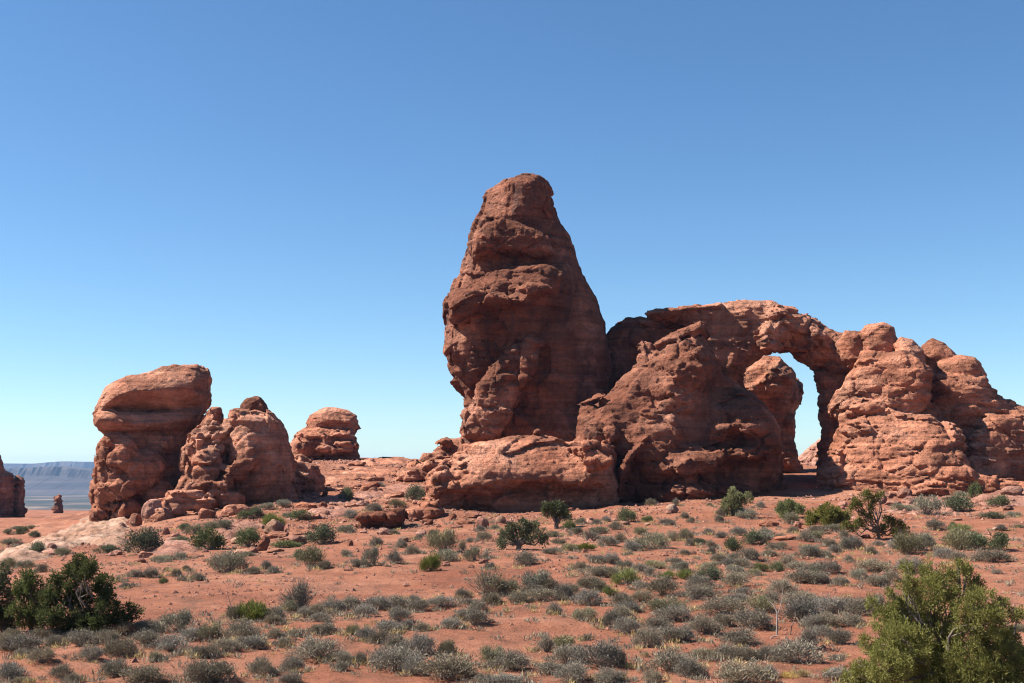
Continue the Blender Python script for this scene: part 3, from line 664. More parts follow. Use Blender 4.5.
# ------------------------------------------------------------------ plants
def unit(v): return v / np.maximum(np.linalg.norm(v, axis=-1, keepdims=True), 1e-6)
def blades(P, Dr, L, W, rng, bend=.0):
    """one narrow leaf (a folded pair of triangles) per point"""
    n = len(P); side = unit(np.cross(Dr, unit(rng.normal(size=(n, 3))))); L = np.broadcast_to(L, n)[:, None]; W = np.broadcast_to(W, n)[:, None]
    mid = P + Dr * L * .5 + unit(rng.normal(size=(n, 3))) * L * bend
    V = np.stack([P, mid + side * W * .5, P + Dr * L, mid - side * W * .5], 1).reshape(-1, 3)
    Fq = np.arange(n * 4).reshape(n, 4)
    return V, Fq
def ribbons(A, B, w, rng):
    """thin twigs as crossed three sided slivers"""
    n = len(A); d = unit(B - A); s = unit(np.cross(d, unit(rng.normal(size=(n, 3))))); t = np.cross(d, s); w = np.broadcast_to(w, n)[:, None]
    V = []; Fq = []
    k = 0
    for q in (s, t):
        V.append(np.stack([A - q * w, A + q * w, B + q * w * .45, B - q * w * .45], 1).reshape(-1, 3)); Fq.append(np.arange(n * 4).reshape(n, 4) + k); k += n * 4
    return np.concatenate(V), np.concatenate(Fq)
def join(parts):
    V = []; Fq = []; M = []; k = 0
    for v, f, m in parts:
        V.append(v); Fq.append(f + k); M.append(np.full(len(f), m)); k += len(v)
    return np.concatenate(V), np.concatenate(Fq), np.concatenate(M)
def shrub_mesh(name, seed, leafmat, n_clump=22, per=110, L=.075, W=.018, stems=60, up=.45, spread=.15, flat=1.0, hollow=.35, twigs=220):
    rng = np.random.default_rng(seed)
    # lopsided dome: clump centres
    th = rng.uniform(0, 2 * math.pi, n_clump); rr = np.sqrt(rng.uniform(0, 1, n_clump)) * .40; hh = np.sqrt(np.maximum(.04, 1 - (rr / .44) ** 2)) * rng.uniform(.45, 1.0, n_clump)
    lop = 1 + .35 * np.sin(th + rng.uniform(0, 6)) * rng.uniform(.3, 1)
    C = np.stack([np.cos(th) * rr * lop, np.sin(th) * rr * lop, hh * .78 * flat], 1)
    c = np.repeat(np.arange(n_clump), per)
    P = C[c] + rng.normal(size=(len(c), 3)) * np.array([spread * .62, spread * .62, spread * .75])
    P[:, 2] = np.abs(P[:, 2]); 
    org = np.array([0, 0, -.15])
    out = unit(P - org); Dr = unit(out + rng.normal(size=P.shape) * .55 + np.array([0, 0, up]))
    Lr = L * rng.uniform(.6, 1.4, len(P)); vb, fb = blades(P - Dr * Lr[:, None] * .4, Dr, Lr, W * rng.uniform(.7, 1.3, len(P)), rng, .08)
    A = np.stack([rng.normal(size=stems) * .05, rng.normal(size=stems) * .05, np.full(stems, -.03)], 1); k = rng.integers(0, n_clump, stems)
    B = C[k] + rng.normal(size=(stems, 3)) * .05
    M = A * .4 + B * .6 + rng.normal(size=(stems, 3)) * .03 - np.array([0, 0, .04])
    v1, f1 = ribbons(A, M, .010, rng); v2, f2 = ribbons(M, B, .006, rng)
    q = rng.integers(0, len(P), twigs); T0 = P[q] * .75; T1 = P[q] + Dr[q] * .10
    v3, f3 = ribbons(T0, T1, .0030, rng)
    V, Fq, mi = join([(vb, fb, 0), (v1, f1, 1), (v2, f2, 1), (v3, f3, 1)])
    return mesh_data(name, V, Fq, [leafmat, TWIG], mi)
PROTO = {
    'g': [shrub_mesh('grey_shrub', 100 + i, GREYLEAF, n_clump=26 + 2 * (i % 3), per=105, L=.085, W=.018, up=.5, spread=.14) for i in range(7)],
    's': [shrub_mesh('sagebrush', 120 + i, SAGELEAF, n_clump=22, per=100, L=.10, W=.020, up=.8, spread=.15, flat=1.05) for i in range(4)],
    'd': [shrub_mesh('green_shrub', 140 + i, GREENLEAF, n_clump=22, per=100, L=.085, W=.032, up=.3, spread=.16, flat=1.0) for i in range(4)],
    'b': [shrub_mesh('rabbitbrush', 160 + i, BRIGHTLEAF, n_clump=20, per=110, L=.16, W=.016, up=1.4, spread=.14, flat=.85) for i in range(3)],
    'p': [shrub_mesh('twig_shrub', 180 + i, SAGELEAF, n_clump=20, per=34, L=.07, W=.018, up=.5, spread=.16, stems=110, twigs=900) for i in range(2)],
    'y': [shrub_mesh('grass_tuft', 190 + i, STRAW, n_clump=12, per=60, L=.26, W=.012, up=2.0, spread=.13, flat=.6, stems=4, twigs=4) for i in range(2)]}
KIND = {'g': ('grey_shrub', 'grey', 'grey shrubs scattered over the red sand'), 's': ('sagebrush', 'grey-green', 'grey-green sagebrush on the red sand'),
        'd': ('green_shrub', 'dark green', 'dark green shrubs among the rocks'), 'b': ('rabbitbrush', 'bright green', 'bright green bushes on the sand'),
        'p': ('twig_shrub', 'pale twiggy', 'pale half bare twig shrubs'), 'y': ('grass_tuft', 'straw coloured', 'tufts of dry grass')}
SH = []     # (px, py of the foot, width px, height px, kind)
def A(o, txt, kind='g', s=4.985, oy=546, lim=(557, 720)):
    for q in txt.split():
        k = kind
        if q[0].isalpha(): k, q = q[0], q[1:]
        x, y, w, h = map(float, q.split(','))
        py = oy + y / s
        if lim[0] <= py < lim[1]: SH.append((o + x / s, py, w / s, h / s, k))
A(0, """50,675,130,95 120,690,90,30 300,665,110,70 360,692,80,50 215,585,130,80 115,558,70,50 460,580,100,80 400,500,160,75 270,500,80,55 130,520,200,80 20,520,100,80
230,460,130,55 615,550,150,95 540,480,90,55 640,445,160,70 730,495,150,85 850,530,160,80 740,425,120,60 s890,435,190,115 960,475,120,70 990,562,70,60 s770,577,60,55 600,650,150,85
720,695,240,95 990,690,150,120 670,160,70,40 750,160,70,52 880,156,50,40 975,171,60,38 d815,190,40,35 625,215,55,30 925,130,35,32 915,176,30,20 s800,86,120,38 590,182,30,28
830,132,30,22 s900,72,60,45 210,132,60,42 s130,112,80,42 s40,105,70,50 430,445,60,40 350,470,80,40 s520,455,80,55 60,470,90,55""")
A(205, """60,675,200,115 275,655,110,95 430,690,110,60 435,632,110,78 560,565,260,105 690,592,90,65 770,592,60,60 20,560,90,65 100,522,120,60 s30,475,110,80 180,465,170,95 240,515,110,60
350,465,80,55 400,503,60,40 450,456,70,45 545,440,60,50 610,442,110,65 570,380,90,48 s740,446,60,60 800,473,90,65 880,485,110,65 910,432,130,65 960,387,110,85 790,352,110,60 720,312,100,58
640,327,120,65 560,352,110,62 490,357,80,60 350,372,120,75 330,392,80,52 860,322,140,68 960,312,130,62 960,625,240,120 860,605,90,85 960,528,130,85 1010,422,60,55 b230,374,190,115 140,374,80,75
p480,318,180,140 s130,137,190,125 305,121,50,48 340,141,45,42 235,142,60,42 s530,108,150,105 600,117,80,44 700,58,60,38 740,106,80,44 s835,102,90,100 790,108,60,42 945,91,80,66 1000,52,50,42
980,22,60,34 205,52,40,22 s420,330,80,60 680,630,60,45 180,500,70,45 d470,75,80,60""")
A(410, """55,545,150,105 s190,540,80,78 20,645,90,100 180,665,270,120 s400,607,130,105 520,622,180,100 480,694,200,55 370,690,120,50 680,532,90,92 s770,522,130,74 800,592,150,95 885,472,40,30
960,602,200,135 700,642,140,70 820,672,140,95 980,692,130,85 s880,376,110,70 725,347,75,60 1000,412,90,95 200,412,100,50 320,402,130,95 260,372,90,65 340,337,90,65 255,266,70,52 160,302,140,52
50,327,110,65 20,287,70,42 290,292,40,32 400,292,110,58 p390,242,215,140 s500,232,90,65 540,287,120,65 650,277,130,75 s640,228,150,100 700,237,100,75 770,272,90,85 800,247,80,65 890,287,120,72
570,101,110,70 s315,75,80,70 s400,122,50,38 375,66,40,38 b100,128,105,105 s180,77,110,65 s200,42,80,52 710,42,100,28 b850,32,130,34 940,87,90,40 1000,92,70,58 880,207,120,62 920,152,140,52 850,122,60,42
s990,152,80,52 940,232,130,65 b1000,252,70,60 s450,245,80,70 610,250,80,60 60,430,70,45""")
A(615, """25,597,70,92 20,672,60,52 190,682,90,62 60,442,130,84 190,422,130,64 30,372,90,74 70,332,100,54 40,302,110,64 130,282,110,64 160,512,130,104 270,482,160,94 270,625,200,118 370,655,150,95 350,482,90,84
450,562,130,54 550,562,120,64 620,502,180,85 660,572,140,75 620,690,260,120 760,662,90,62 770,572,130,75 890,585,190,118 970,522,130,115 450,442,150,95 530,402,90,64 300,372,180,75 s250,322,190,65
400,272,160,75 240,247,150,100 420,212,130,64 440,252,90,64 545,342,200,95 600,207,150,75 650,242,80,34 620,282,110,44 s720,322,120,84 690,412,200,100 780,282,80,54 830,242,130,75 930,302,180,75
940,372,200,118 990,412,90,64 930,187,190,75 s1000,172,60,84 920,122,130,44 860,102,90,54 300,52,60,34 345,47,40,28 300,92,60,32 s190,112,100,44 130,132,80,44 180,152,70,44 s40,117,80,44 b60,195,150,84
120,217,70,44 b250,168,90,50 b350,168,90,50 d480,167,130,64 s480,122,80,44 s590,142,90,44 b730,130,80,55 b810,132,80,55 640,107,80,44 570,102,90,38 515,82,80,44 485,47,40,28 s600,32,110,44 660,72,110,64
590,72,60,34 770,57,70,38 s970,62,120,64 790,22,70,24 840,17,50,18 80,22,60,34 70,47,30,18 130,47,40,22 y920,655,130,60 y860,665,80,50 y150,560,50,45 s330,130,90,50 s690,150,60,40""")
A(819, """50,142,130,70 110,202,80,48 20,192,60,54 s200,167,80,54 280,202,110,64 360,177,80,52 260,127,180,64 450,137,130,84 150,82,40,34 30,62,80,42 90,42,70,42 160,27,110,42 270,47,70,38 360,32,80,42 450,52,100,54
s480,32,170,54 620,62,90,48 690,72,110,42 870,82,170,64 s750,32,120,64 d910,32,90,64 50,342,150,94 140,332,120,74 190,352,120,94 40,402,120,74 110,492,130,84 150,402,110,64 30,452,90,54 110,675,190,66
p880,142,60,34 s1000,432,60,44 y40,640,50,40 s95,570,50,30 s260,330,90,80 300,300,70,60""")
def B(o, txt, s=6.024): A(o, txt, 'g', s, 480, (470, 557))
B(0, """d130,330,70,50 s50,330,60,34 d210,350,70,44 s60,390,110,34 d230,450,110,80 d160,480,110,60 s40,447,80,30 110,411,50,20 420,406,50,20 d500,540,260,120 d640,502,150,105 d740,530,160,90 270,540,80,40 s20,530,50,40
d870,442,200,150 d650,442,140,52 s370,455,90,50 s100,300,60,24 s190,300,60,24""")
B(170, """d230,425,200,150 s340,530,240,150 d470,402,170,120 b610,282,140,84 d520,222,100,64 s590,182,80,44 d450,242,110,54 s330,312,100,64 s250,312,80,54 d790,242,150,64 d930,392,180,135 d700,412,160,50 580,540,70,50
s460,462,60,34 d60,382,100,44 s680,175,80,44 d90,310,80,44 s150,330,90,60 s700,230,60,34""")
B(340, """d40,132,90,90 d450,135,120,105 210,192,90,54 s340,172,90,54 240,52,70,34 60,232,90,54 s40,322,100,54 210,402,80,64 45,465,80,42 s190,522,100,110 80,522,100,54 150,532,70,44 330,502,100,64 380,472,60,44 365,417,60,54
430,452,80,64 s630,445,170,145 355,287,50,54 320,332,50,34 480,362,50,34 840,312,50,44 870,372,90,64 800,482,100,75 870,482,40,44 s930,302,50,34 790,382,60,34 900,532,60,34 s110,470,60,70 p740,430,80,60 s560,340,60,40""")
B(510, """80,517,120,80 260,447,110,38 s360,432,90,54 b450,425,130,54 590,402,110,64 660,377,80,54 p480,372,170,64 s540,332,100,54 300,392,80,38 s260,347,70,44 d360,302,70,64 s400,332,100,44 s430,272,60,44 520,272,50,34
580,256,60,34 d700,262,120,95 630,302,90,54 d830,256,80,38 850,156,60,44 s940,122,60,48 940,272,90,38 1000,162,40,54 s780,332,80,54 740,432,110,64 s870,422,180,115 980,372,90,64 1000,507,60,34 1000,472,60,34
530,502,90,44 610,502,80,54 660,532,120,54 850,532,150,54 430,540,80,34 720,456,40,22 s350,250,50,36""")
B(680, """s410,237,130,64 360,222,80,64 240,217,60,44 240,257,50,42 70,262,50,38 20,232,50,42 s180,122,60,44 180,162,30,22 485,177,50,38 d710,212,80,64 d970,252,90,60 s665,272,90,74 170,337,90,48 260,352,70,38 350,337,100,54
d440,392,120,84 s510,385,90,75 520,342,90,54 d110,392,90,44 180,412,60,54 s30,372,80,84 60,402,50,44 d320,432,130,80 410,482,130,74 190,452,60,44 230,497,100,54 370,522,110,54 310,482,60,54 530,467,80,48 560,422,70,38
615,417,70,44 780,472,180,105 s820,362,110,54 760,372,100,64 680,327,70,44 605,357,70,34 890,402,80,54 935,442,80,54 s1000,422,70,84 640,512,80,64 730,540,120,54 860,532,130,64 s990,362,60,54 s930,312,150,44
840,327,110,54 25,452,50,34""")
B(850, """s450,207,150,115 s300,192,120,54 d640,192,160,105 d730,112,70,95 s650,112,80,44 d890,162,130,74 d850,232,150,44 s960,222,80,34 495,297,110,74 890,302,80,38 s1000,287,50,24 s640,412,180,130 d740,412,140,110
d880,422,130,110 b650,312,120,64 d600,302,50,54 s330,432,160,140 s430,420,140,110 270,412,110,74 440,392,120,64 560,465,100,60 660,465,110,64 800,482,120,64 890,485,100,62 30,412,100,84 120,442,60,48
130,527,180,84 290,522,170,84 380,532,100,84 160,392,50,34 s720,390,110,90""", 5.885)

LANDMARKS = [('the dark juniper', 95, 600), ('the shadowy juniper pair at the left edge', 20, 600), ('the bright bush with bare twigs', 249, 610), ('the bleached snag', 778, 615), ('the big foreground juniper', 935, 650),
    ('the many-stemmed pinyon', 520, 538), ('the little pinyon below the ledge', 556, 515), ('the mound under the dome', 690, 502), ('the twisted juniper', 873, 518), ('the lime green bush', 430, 562),
    ('the mushroom rock', 150, 522), ('the pale boulder', 274, 533), ('the jagged fin', 380, 522), ('the broken crag', 250, 505), ('the bare sand clearing', 490, 632), ('the layered knoll', 325, 455),
    ('the green grass patch', 620, 583), ('the pale twig shrub', 487, 588), ('the round juniper', 826, 515), ('the slickrock', 75, 545), ('the bare sand flat', 185, 600), ('the twiggy bare shrub', 301, 600),
    ('the right abutment', 930, 495), ('the yellow-green juniper', 733, 502), ('the striped sand clearing', 1010, 580), ('the dry grass by the frame bottom', 798, 676), ('the red wash', 400, 585), ('the near sand lane', 100, 665)]
ORD = ['nearest', 'second', 'third', 'fourth', 'fifth', 'sixth', 'seventh', 'eighth', 'ninth', 'tenth', 'eleventh', 'twelfth', 'thirteenth', 'fourteenth', 'fifteenth', 'sixteenth', 'seventeenth', 'eighteenth', 'nineteenth', 'twentieth'] + ['twenty-' + q for q in 'first second third fourth fifth sixth seventh eighth ninth'.split()] + ['thirtieth']
def where(px, py):
    n, lx, ly = min(LANDMARKS, key=lambda q: (q[1] - px) ** 2 + ((q[2] - py) * 1.6) ** 2)
    dx, dy = px - lx, (py - ly) * 1.6
    rel = ('right of' if dx > 0 else 'left of') if abs(dx) > abs(dy) else ('in front of' if dy > 0 else 'behind')
    return rel, n, math.hypot(dx, dy)
def size_words(w, h):
    a = 'tiny' if w < 11 else 'small' if w < 19 else 'middling' if w < 30 else 'broad'
    b = 'upright' if h > .72 * w else 'low' if h < .45 * w else 'rounded'
    return a + ' ' + b
def label_all(items, noun):
    """items: (object, px, py, lead words); a rank is added where several would read the same"""
    d = {}
    for o, px, py, lead in items:
        rel, n, dist = where(px, py); d.setdefault((lead, rel, n), []).append((dist, o))
    for (lead, rel, n), L in d.items():
        L.sort(key=lambda q: q[0])
        for k, (_, o) in enumerate(L):
            o['label'] = f'{lead} {noun} {rel} {n}' if len(L) == 1 else f'{lead} {noun}, {ORD[min(k, len(ORD) - 1)]} {rel} {n}'
random.seed(3); items = []
for (px, py, wp, hp, k) in SH:
    x, y, z = place(px, py - .6); m = y / F_PX
    me = random.choice(PROTO[k]); w_, h_ = wp * m * (1.2 if k in 'gs' else 1.05), hp * m * 1.12
    o = link(KIND[k][0], me, None, (x, y, z - .03 * h_), (random.uniform(-.06, .06), random.uniform(-.06, .06), random.uniform(0, 6.28)), (w_, w_ * random.uniform(.85, 1.1), h_))
    o['category'] = 'grass' if k == 'y' else 'shrub'; o['group'] = KIND[k][2]
    items.append((o, px, py, size_words(wp, hp) + ' ' + KIND[k][1], k))
label_all([q[:4] for q in items if q[4] != 'y'], 'shrub'); label_all([q[:4] for q in items if q[4] == 'y'], 'grass tuft')

# ------------------------------------------------------------------ trees: trunk and limbs run out to the masses of foliage
def tube(pts, radii, n=6):
    pts = np.array(pts, float); V = []; Fq = []
    for i, p in enumerate(pts):
        d = unit(pts[min(i + 1, len(pts) - 1)] - pts[max(i - 1, 0)]); a = unit(np.cross(d, [.31, .87, .2])); b = np.cross(d, a)
        t = np.arange(n) / n * 2 * math.pi
        V.append(p + radii[i] * (np.cos(t)[:, None] * a + np.sin(t)[:, None] * b))
    for i in range(len(pts) - 1):
        for j in range(n): Fq.append((i * n + j, i * n + (j + 1) % n, (i + 1) * n + (j + 1) % n, (i + 1) * n + j))
    return np.concatenate(V), np.array(Fq)
def wiggle(a, b, rng, n=5, amp=.08, sag=0.0):
    t = np.linspace(0, 1, n)[:, None]; L = np.linalg.norm(np.array(b) - a)
    p = np.array(a) * (1 - t) + np.array(b) * t + rng.normal(size=(n, 3)) * L * amp * np.sin(t * math.pi) + np.array([0, 0, sag * L]) * np.sin(t * math.pi)
    return p
def lobed_tree(name, base, lobes, leafmat, label, seed, dens=1.0, blade=.08, width=.022, clump=.16, trunk=.10, cat='tree', group=None, spray=.5, depth=.7, dead=0, upw=.6):
    """base (px, py); lobes (px, py, radius px): the masses of the crown, each at its own depth round the trunk"""
    rng = np.random.default_rng(seed); x, y, z = place(*base); m = y / F_PX
    root = empty(name, (x, y, z), label, cat, group)
    C = []; R = []
    for (px, py, r, *dd) in lobes:
        lx, _, lz = at(px, py, y); C.append([lx - x, dd[0] * m if dd else rng.normal() * r * m * depth, max(lz - z, .25 * r * m)]); R.append(r * m)
    C = np.array(C); R = np.array(R)
    parts = []; fork = C.mean(0) * np.array([.25, .25, .32]); fork[2] = max(fork[2], .1)
    v, f = tube(wiggle(np.array([0, 0, -.25]), fork, rng, 4, .06), np.linspace(trunk * 1.25, trunk * .95, 4), 8); parts.append((v, f, 0))
    for c, r in zip(C, R):
        p = wiggle(fork + rng.normal(size=3) * trunk * .4, c + rng.normal(size=3) * r * .2, rng, 6, .09)
        v, f = tube(p, np.linspace(trunk * .62, trunk * .12, 6), 6); parts.append((v, f, 0))
        for _ in range(4):
            e = c + unit(rng.normal(size=3) + np.array([0, 0, .4])) * r * rng.uniform(.6, 1.0)
            v, f = tube(wiggle(p[rng.integers(2, 6)], e, rng, 4, .08), np.linspace(trunk * .22, trunk * .05, 4), 5); parts.append((v, f, 0))
    for _ in range(dead):
        k = rng.integers(len(C)); e = C[k] + unit(rng.normal(size=3) + np.array([0, -.5, .5])) * R[k] * rng.uniform(.9, 1.25)
        v, f = tube(wiggle(fork * .5 + C[k] * .5, e, rng, 5, .08), np.linspace(trunk * .25, trunk * .05, 5), 5); parts.append((v, f, 1))
    V, Fq, mi = join(parts)
    link('trunk', mesh_data('trunk', V, Fq, [BARK, DEADWOOD], mi, smooth=True), root)
    # foliage: sprays gathered in clumps over and through each mass
    Ps = []; Ds = []
    for c, r in zip(C, R):
        nc = max(5, int(dens * 11 * (r / clump) ** 1.7)); u = unit(rng.normal(size=(nc, 3))); rad_ = r * rng.uniform(.35, 1.0, (nc, 1)) ** .6 * rng.uniform(.8, 1.12, (nc, 1))
        cc = c + u * rad_ * np.array([1, 1, .95]); cr = clump * rng.uniform(.5, 1.15, nc)
        npc = int(30 * (clump / blade) ** .8); k = np.repeat(np.arange(nc), npc)
        off = unit(rng.normal(size=(len(k), 3))) * (rng.uniform(0, 1, (len(k), 1)) ** .5) * cr[k][:, None] * np.array([.8, .8, 1.1])
        p = cc[k] + off; d = unit(unit(off) * .8 + (u[k]) * .6 + np.array([0, 0, upw]) + rng.normal(size=p.shape) * spray)
        ok = p[:, 2] > .03; Ps.append(p[ok]); Ds.append(d[ok])
    P = np.concatenate(Ps); Dr = np.concatenate(Ds); n = len(P)
    v, f = blades(P, Dr, blade * rng.uniform(.6, 1.4, n), width * rng.uniform(.7, 1.3, n), rng, .06)
    link('crown', mesh_data('crown', v, f, leafmat), root)
    return root
lobed_tree('juniper_tree', (938, 716), [(930, 645, 42), (890, 640, 28), (962, 610, 26), (928, 592, 20), (946, 582, 15), (903, 584, 9), (907, 570, 6), (926, 569, 7), (872, 603, 5), (880, 617, 11), (893, 612, 12), (982, 622, 20), (992, 655, 24, -34), (1006, 672, 20, -30),
    (870, 658, 20), (868, 684, 22), (905, 682, 34, -20), (948, 690, 34, -46), (985, 694, 26, -44), (1003, 604, 6), (1014, 612, 8), (1014, 640, 10), (968, 573, 8), (978, 588, 10), (867, 643, 9), (915, 616, 22), (1016, 694, 16), (952, 660, 28, -40), (925, 668, 30), (972, 672, 26, -44), (880, 704, 24), (930, 708, 30), (1000, 708, 22), (860, 668, 9), (985, 640, 18, -26), (1010, 656, 13, -20), (992, 686, 24), (945, 650, 26), (915, 655, 22), (890, 596, 5), (958, 566, 5)],
    JUNILEAF, 'large leafy green juniper in the near right corner of the frame', 301, dens=.9, blade=.055, width=.015, clump=.105, trunk=.06, dead=20, depth=.8, upw=.42)
lobed_tree('juniper_tree', (86, 634), [(86, 570, 11), (80, 560, 6), (94, 566, 8), (48, 600, 9), (46, 616, 9), (50, 588, 7), (72, 572, 8), (67, 586, 10), (100, 586, 10), (86, 594, 13), (60, 600, 8), (56, 614, 8), (70, 616, 11), (97, 614, 12), (112, 606, 10), (117, 620, 8), (130, 611, 6), (137, 613, 4), (108, 597, 7), (53, 580, 6), (126, 619, 6), (82, 620, 12), (66, 572, 6), (74, 603, 9), (104, 624, 10), (62, 626, 8), (90, 628, 10)],
    DARKJUNI, 'dense dark juniper with a ragged drooping crown at the left', 302, dens=.8, blade=.08, width=.028, clump=.15, trunk=.06, dead=3, upw=.2)
lobed_tree('juniper_tree', (34, 634), [(36, 584, 8), (28, 578, 7), (42, 594, 6), (23, 594, 9), (35, 606, 7), (16, 588, 7), (28, 618, 8), (18, 610, 8), (42, 612, 5), (36, 624, 6)],
    DARKJUNI, 'slimmer dark juniper with a visible trunk, second from the left edge', 303, dens=.8, blade=.08, width=.028, clump=.14, trunk=.055, upw=.2)
lobed_tree('juniper_tree', (4, 634), [(4, 582, 8), (-8, 588, 12), (10, 600, 9), (0, 612, 11), (-10, 615, 14), (12, 620, 8), (-20, 600, 14), (5, 570, 5), (3, 626, 8)],
    DARKJUNI, 'dark juniper cut off by the left edge of the frame', 304, dens=.8, blade=.08, width=.028, clump=.15, trunk=.06, upw=.2)
PINE = leaf_material('pinyon_needles', (.085, .095, .045), (.135, .140, .075), trans=.2)
lobed_tree('pinyon_pine', (518, 550), [(505, 536, 5), (502, 543, 4.5), (515, 528, 5), (523, 525, 4.5), (533, 528, 5), (540, 535, 5), (529, 537, 4.5), (514, 539, 4), (509, 530, 4), (545, 540, 3.5), (524, 534, 4)], PINE,
    'open grey-green pinyon with several dark stems in front of the ledge', 305, dens=.8, blade=.16, width=.05, clump=.24, trunk=.13, cat='tree', upw=.4)
lobed_tree('pinyon_pine', (557, 529), [(555, 508, 6), (548, 511, 5), (562, 510, 5.5), (566, 515, 4), (556, 515, 5), (546, 506, 3.5)], PINE,
    'small rounded pinyon on a bare trunk against the shaded ledge', 306, dens=.9, blade=.18, width=.055, clump=.25, trunk=.16, upw=.4)
lobed_tree('juniper_tree', (731, 515), [(734, 497, 6), (728, 504, 6), (742, 500, 4.5), (736, 506, 5), (748, 498, 3.5), (726, 510, 4), (733, 492, 3)], JUNILEAF,
    'yellow-green young juniper on the crest of the sand mound', 307, dens=.9, blade=.18, width=.06, clump=.26, trunk=.12)
lobed_tree('juniper_tree', (787, 518), [(783, 509, 6), (790, 506, 6), (797, 510, 5), (785, 513, 5)], BRIGHTLEAF, 'low bright bushy juniper in the shade below the arch', 308, dens=1.0, blade=.17, width=.055, clump=.25, trunk=.08)
lobed_tree('juniper_tree', (825, 527), [(824, 511, 8), (814, 517, 7), (834, 514, 7), (842, 518, 5), (825, 519, 8), (810, 521, 4), (832, 522, 5)], JUNILEAF, 'round dense green juniper at the foot of the arch', 309, dens=1.1, blade=.16, width=.055, clump=.24, trunk=.09)
lobed_tree('juniper_tree', (880, 540), [(866, 496, 4.5), (858, 502, 5), (875, 498, 4), (852, 507, 4), (881, 496, 3), (860, 524, 5.5), (853, 528, 4), (890, 521, 5.5), (899, 526, 5), (880, 530, 5), (868, 518, 4), (904, 531, 4), (846, 526, 3.5), (893, 531, 4), (870, 506, 3), (862, 512, 3)], JUNILEAF,
    'twisted half dead juniper with a crooked pale trunk before the abutment', 310, dens=.75, blade=.15, width=.048, clump=.22, trunk=.09, dead=10)

# ------------------------------------------------------------------ dead wood
def dead_wood(name, lines, label, mat, r0=.05, cat='dead tree', seed=1):
    rng = np.random.default_rng(seed); bx_, by_, bz_ = place(*lines[0][0]); parts = []
    for pts, ra, rb in [(l[:-2], l[-2], l[-1]) for l in lines]:
        q = []
        for i, (px, py) in enumerate(pts):
            X, _, Z = at(px, py, by_); q.append([X - bx_, rng.normal() * .04 + .05 * i, Z - bz_])
        q[0][2] -= .06 if pts[0] == lines[0][0] else 0
        v, f = tube(q, np.linspace(ra, rb, len(q)) * .5, 6); parts.append((v, f, 0))
    V, Fq, mi = join(parts)
    return tag(link(name, mesh_data(name, V, Fq, mat, smooth=True), None, (bx_, by_, bz_)), label, cat)
dead_wood('dead_snag', [[(776.5, 635), (777, 624), (778, 613), (775, 606), (771, 602), (769, 598), .055, .018], [(778, 613), (781, 606), (783, 598), (785, 588), .032, .010], [(776.5, 628), (772, 622), (768, 619), .022, .008], [(783, 598), (788, 593), .014, .006]],
          'bleached forked dead snag standing among the grey shrubs', DEADWOOD, seed=5)
dead_wood('dead_snag', [[(790, 635), (793, 626), (795, 619), (797, 611), .034, .012], [(795, 619), (800, 614), .016, .006]], 'short dark leaning dead stick beside the bleached snag', BARK, seed=6)
dead_wood('fallen_branch', [[(768, 639), (773, 637), (779, 636), .05, .03]], 'stub of dead wood lying at the foot of the bleached snag', DEADWOOD, cat='dead wood', seed=7)
dead_wood('dead_branch', [[(234, 612), (230, 603), (227, 592), .03, .01], [(230, 603), (236, 596), (240, 588), .018, .006], [(234, 612), (240, 602), (241, 595), .018, .006], [(227, 600), (225, 596), .012, .005]], 'bare dark twigs rising behind the bright bush', BARK, cat='dead wood', seed=8)
dead_wood('dead_branch', [[(300, 606), (293, 597), (286, 590), (281, 585), .035, .010], [(293, 597), (296, 589), .018, .006], [(300, 606), (312, 596), (318, 590), .026, .008], [(312, 596), (313, 588), .015, .005]], 'grey dead branches sticking out of the twig shrub', TWIG, cat='dead wood', seed=9)
dead_wood('dead_branch', [[(630, 537), (626, 531), (622, 527), .06, .02], [(626, 531), (623, 532), .03, .012]], 'small dark leaning dead stick on the mid sand', BARK, cat='dead wood', seed=10)

# ------------------------------------------------------------------ loose boulders
def boulder_mesh(name, seed, flat, mat):
    import bmesh
    bm = bmesh.new(); bmesh.ops.create_icosphere(bm, subdivisions=4, radius=.5)
    V = np.array([v.co[:] for v in bm.verts], np.float32); Fq = np.array([[v.index for v in f.verts] for f in bm.faces]); bm.free()
    n = unit(V); rng = np.random.default_rng(seed)
    for _ in range(9):                                          # broken planes
        d = unit(rng.normal(size=3)); k = rng.uniform(.28, .42); s = V @ d; V = V - np.maximum(s - k, 0)[:, None] * d * .92
    V = V + n * (.10 * fbm(V * 2.2, 3, seed) + .04 * ridged(V * 5, 2, seed + 3))[:, None]
    V = V * np.array([1, .85, flat]); V[:, 2] -= V[:, 2].min() * .62
    V /= np.ptp(V[:, 0])
    return mesh_data(name, V, Fq, mat, smooth=True)
BOU = {'r': [boulder_mesh('boulder', 400 + i, f, PINK) for i, f in enumerate((.7, .55, .8, .62, .5))], 'f': [boulder_mesh('boulder', 410 + i, f, RED) for i, f in enumerate((.32, .26, .38))],
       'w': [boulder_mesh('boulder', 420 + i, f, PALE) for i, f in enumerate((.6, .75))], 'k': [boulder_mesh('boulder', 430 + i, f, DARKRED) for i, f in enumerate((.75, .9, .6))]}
BW = {'r': 'red', 'f': 'flat red', 'w': 'pale', 'k': 'dark red'}; blist = []
def boulders(o, txt, s=6.024, oy=480):
    for q in txt.split():
        k, q = q[0], q[1:]; x, y, w_, h_ = map(float, q.split(',')); blist.append((o + x / s, oy + y / s, w_ / s, h_ / s, k))
boulders(170, "w620,330,120,75 w415,385,95,50 r730,392,170,70 k550,428,80,70 f370,222,200,75 f210,232,110,75 f110,410,190,35 f450,442,150,36 r500,360,60,30 f640,350,150,50 w820,362,60,30 r930,225,80,40 r965,190,50,30 f100,470,170,40 r30,352,60,50 f800,330,120,30 r860,300,50,24 f620,440,120,24")
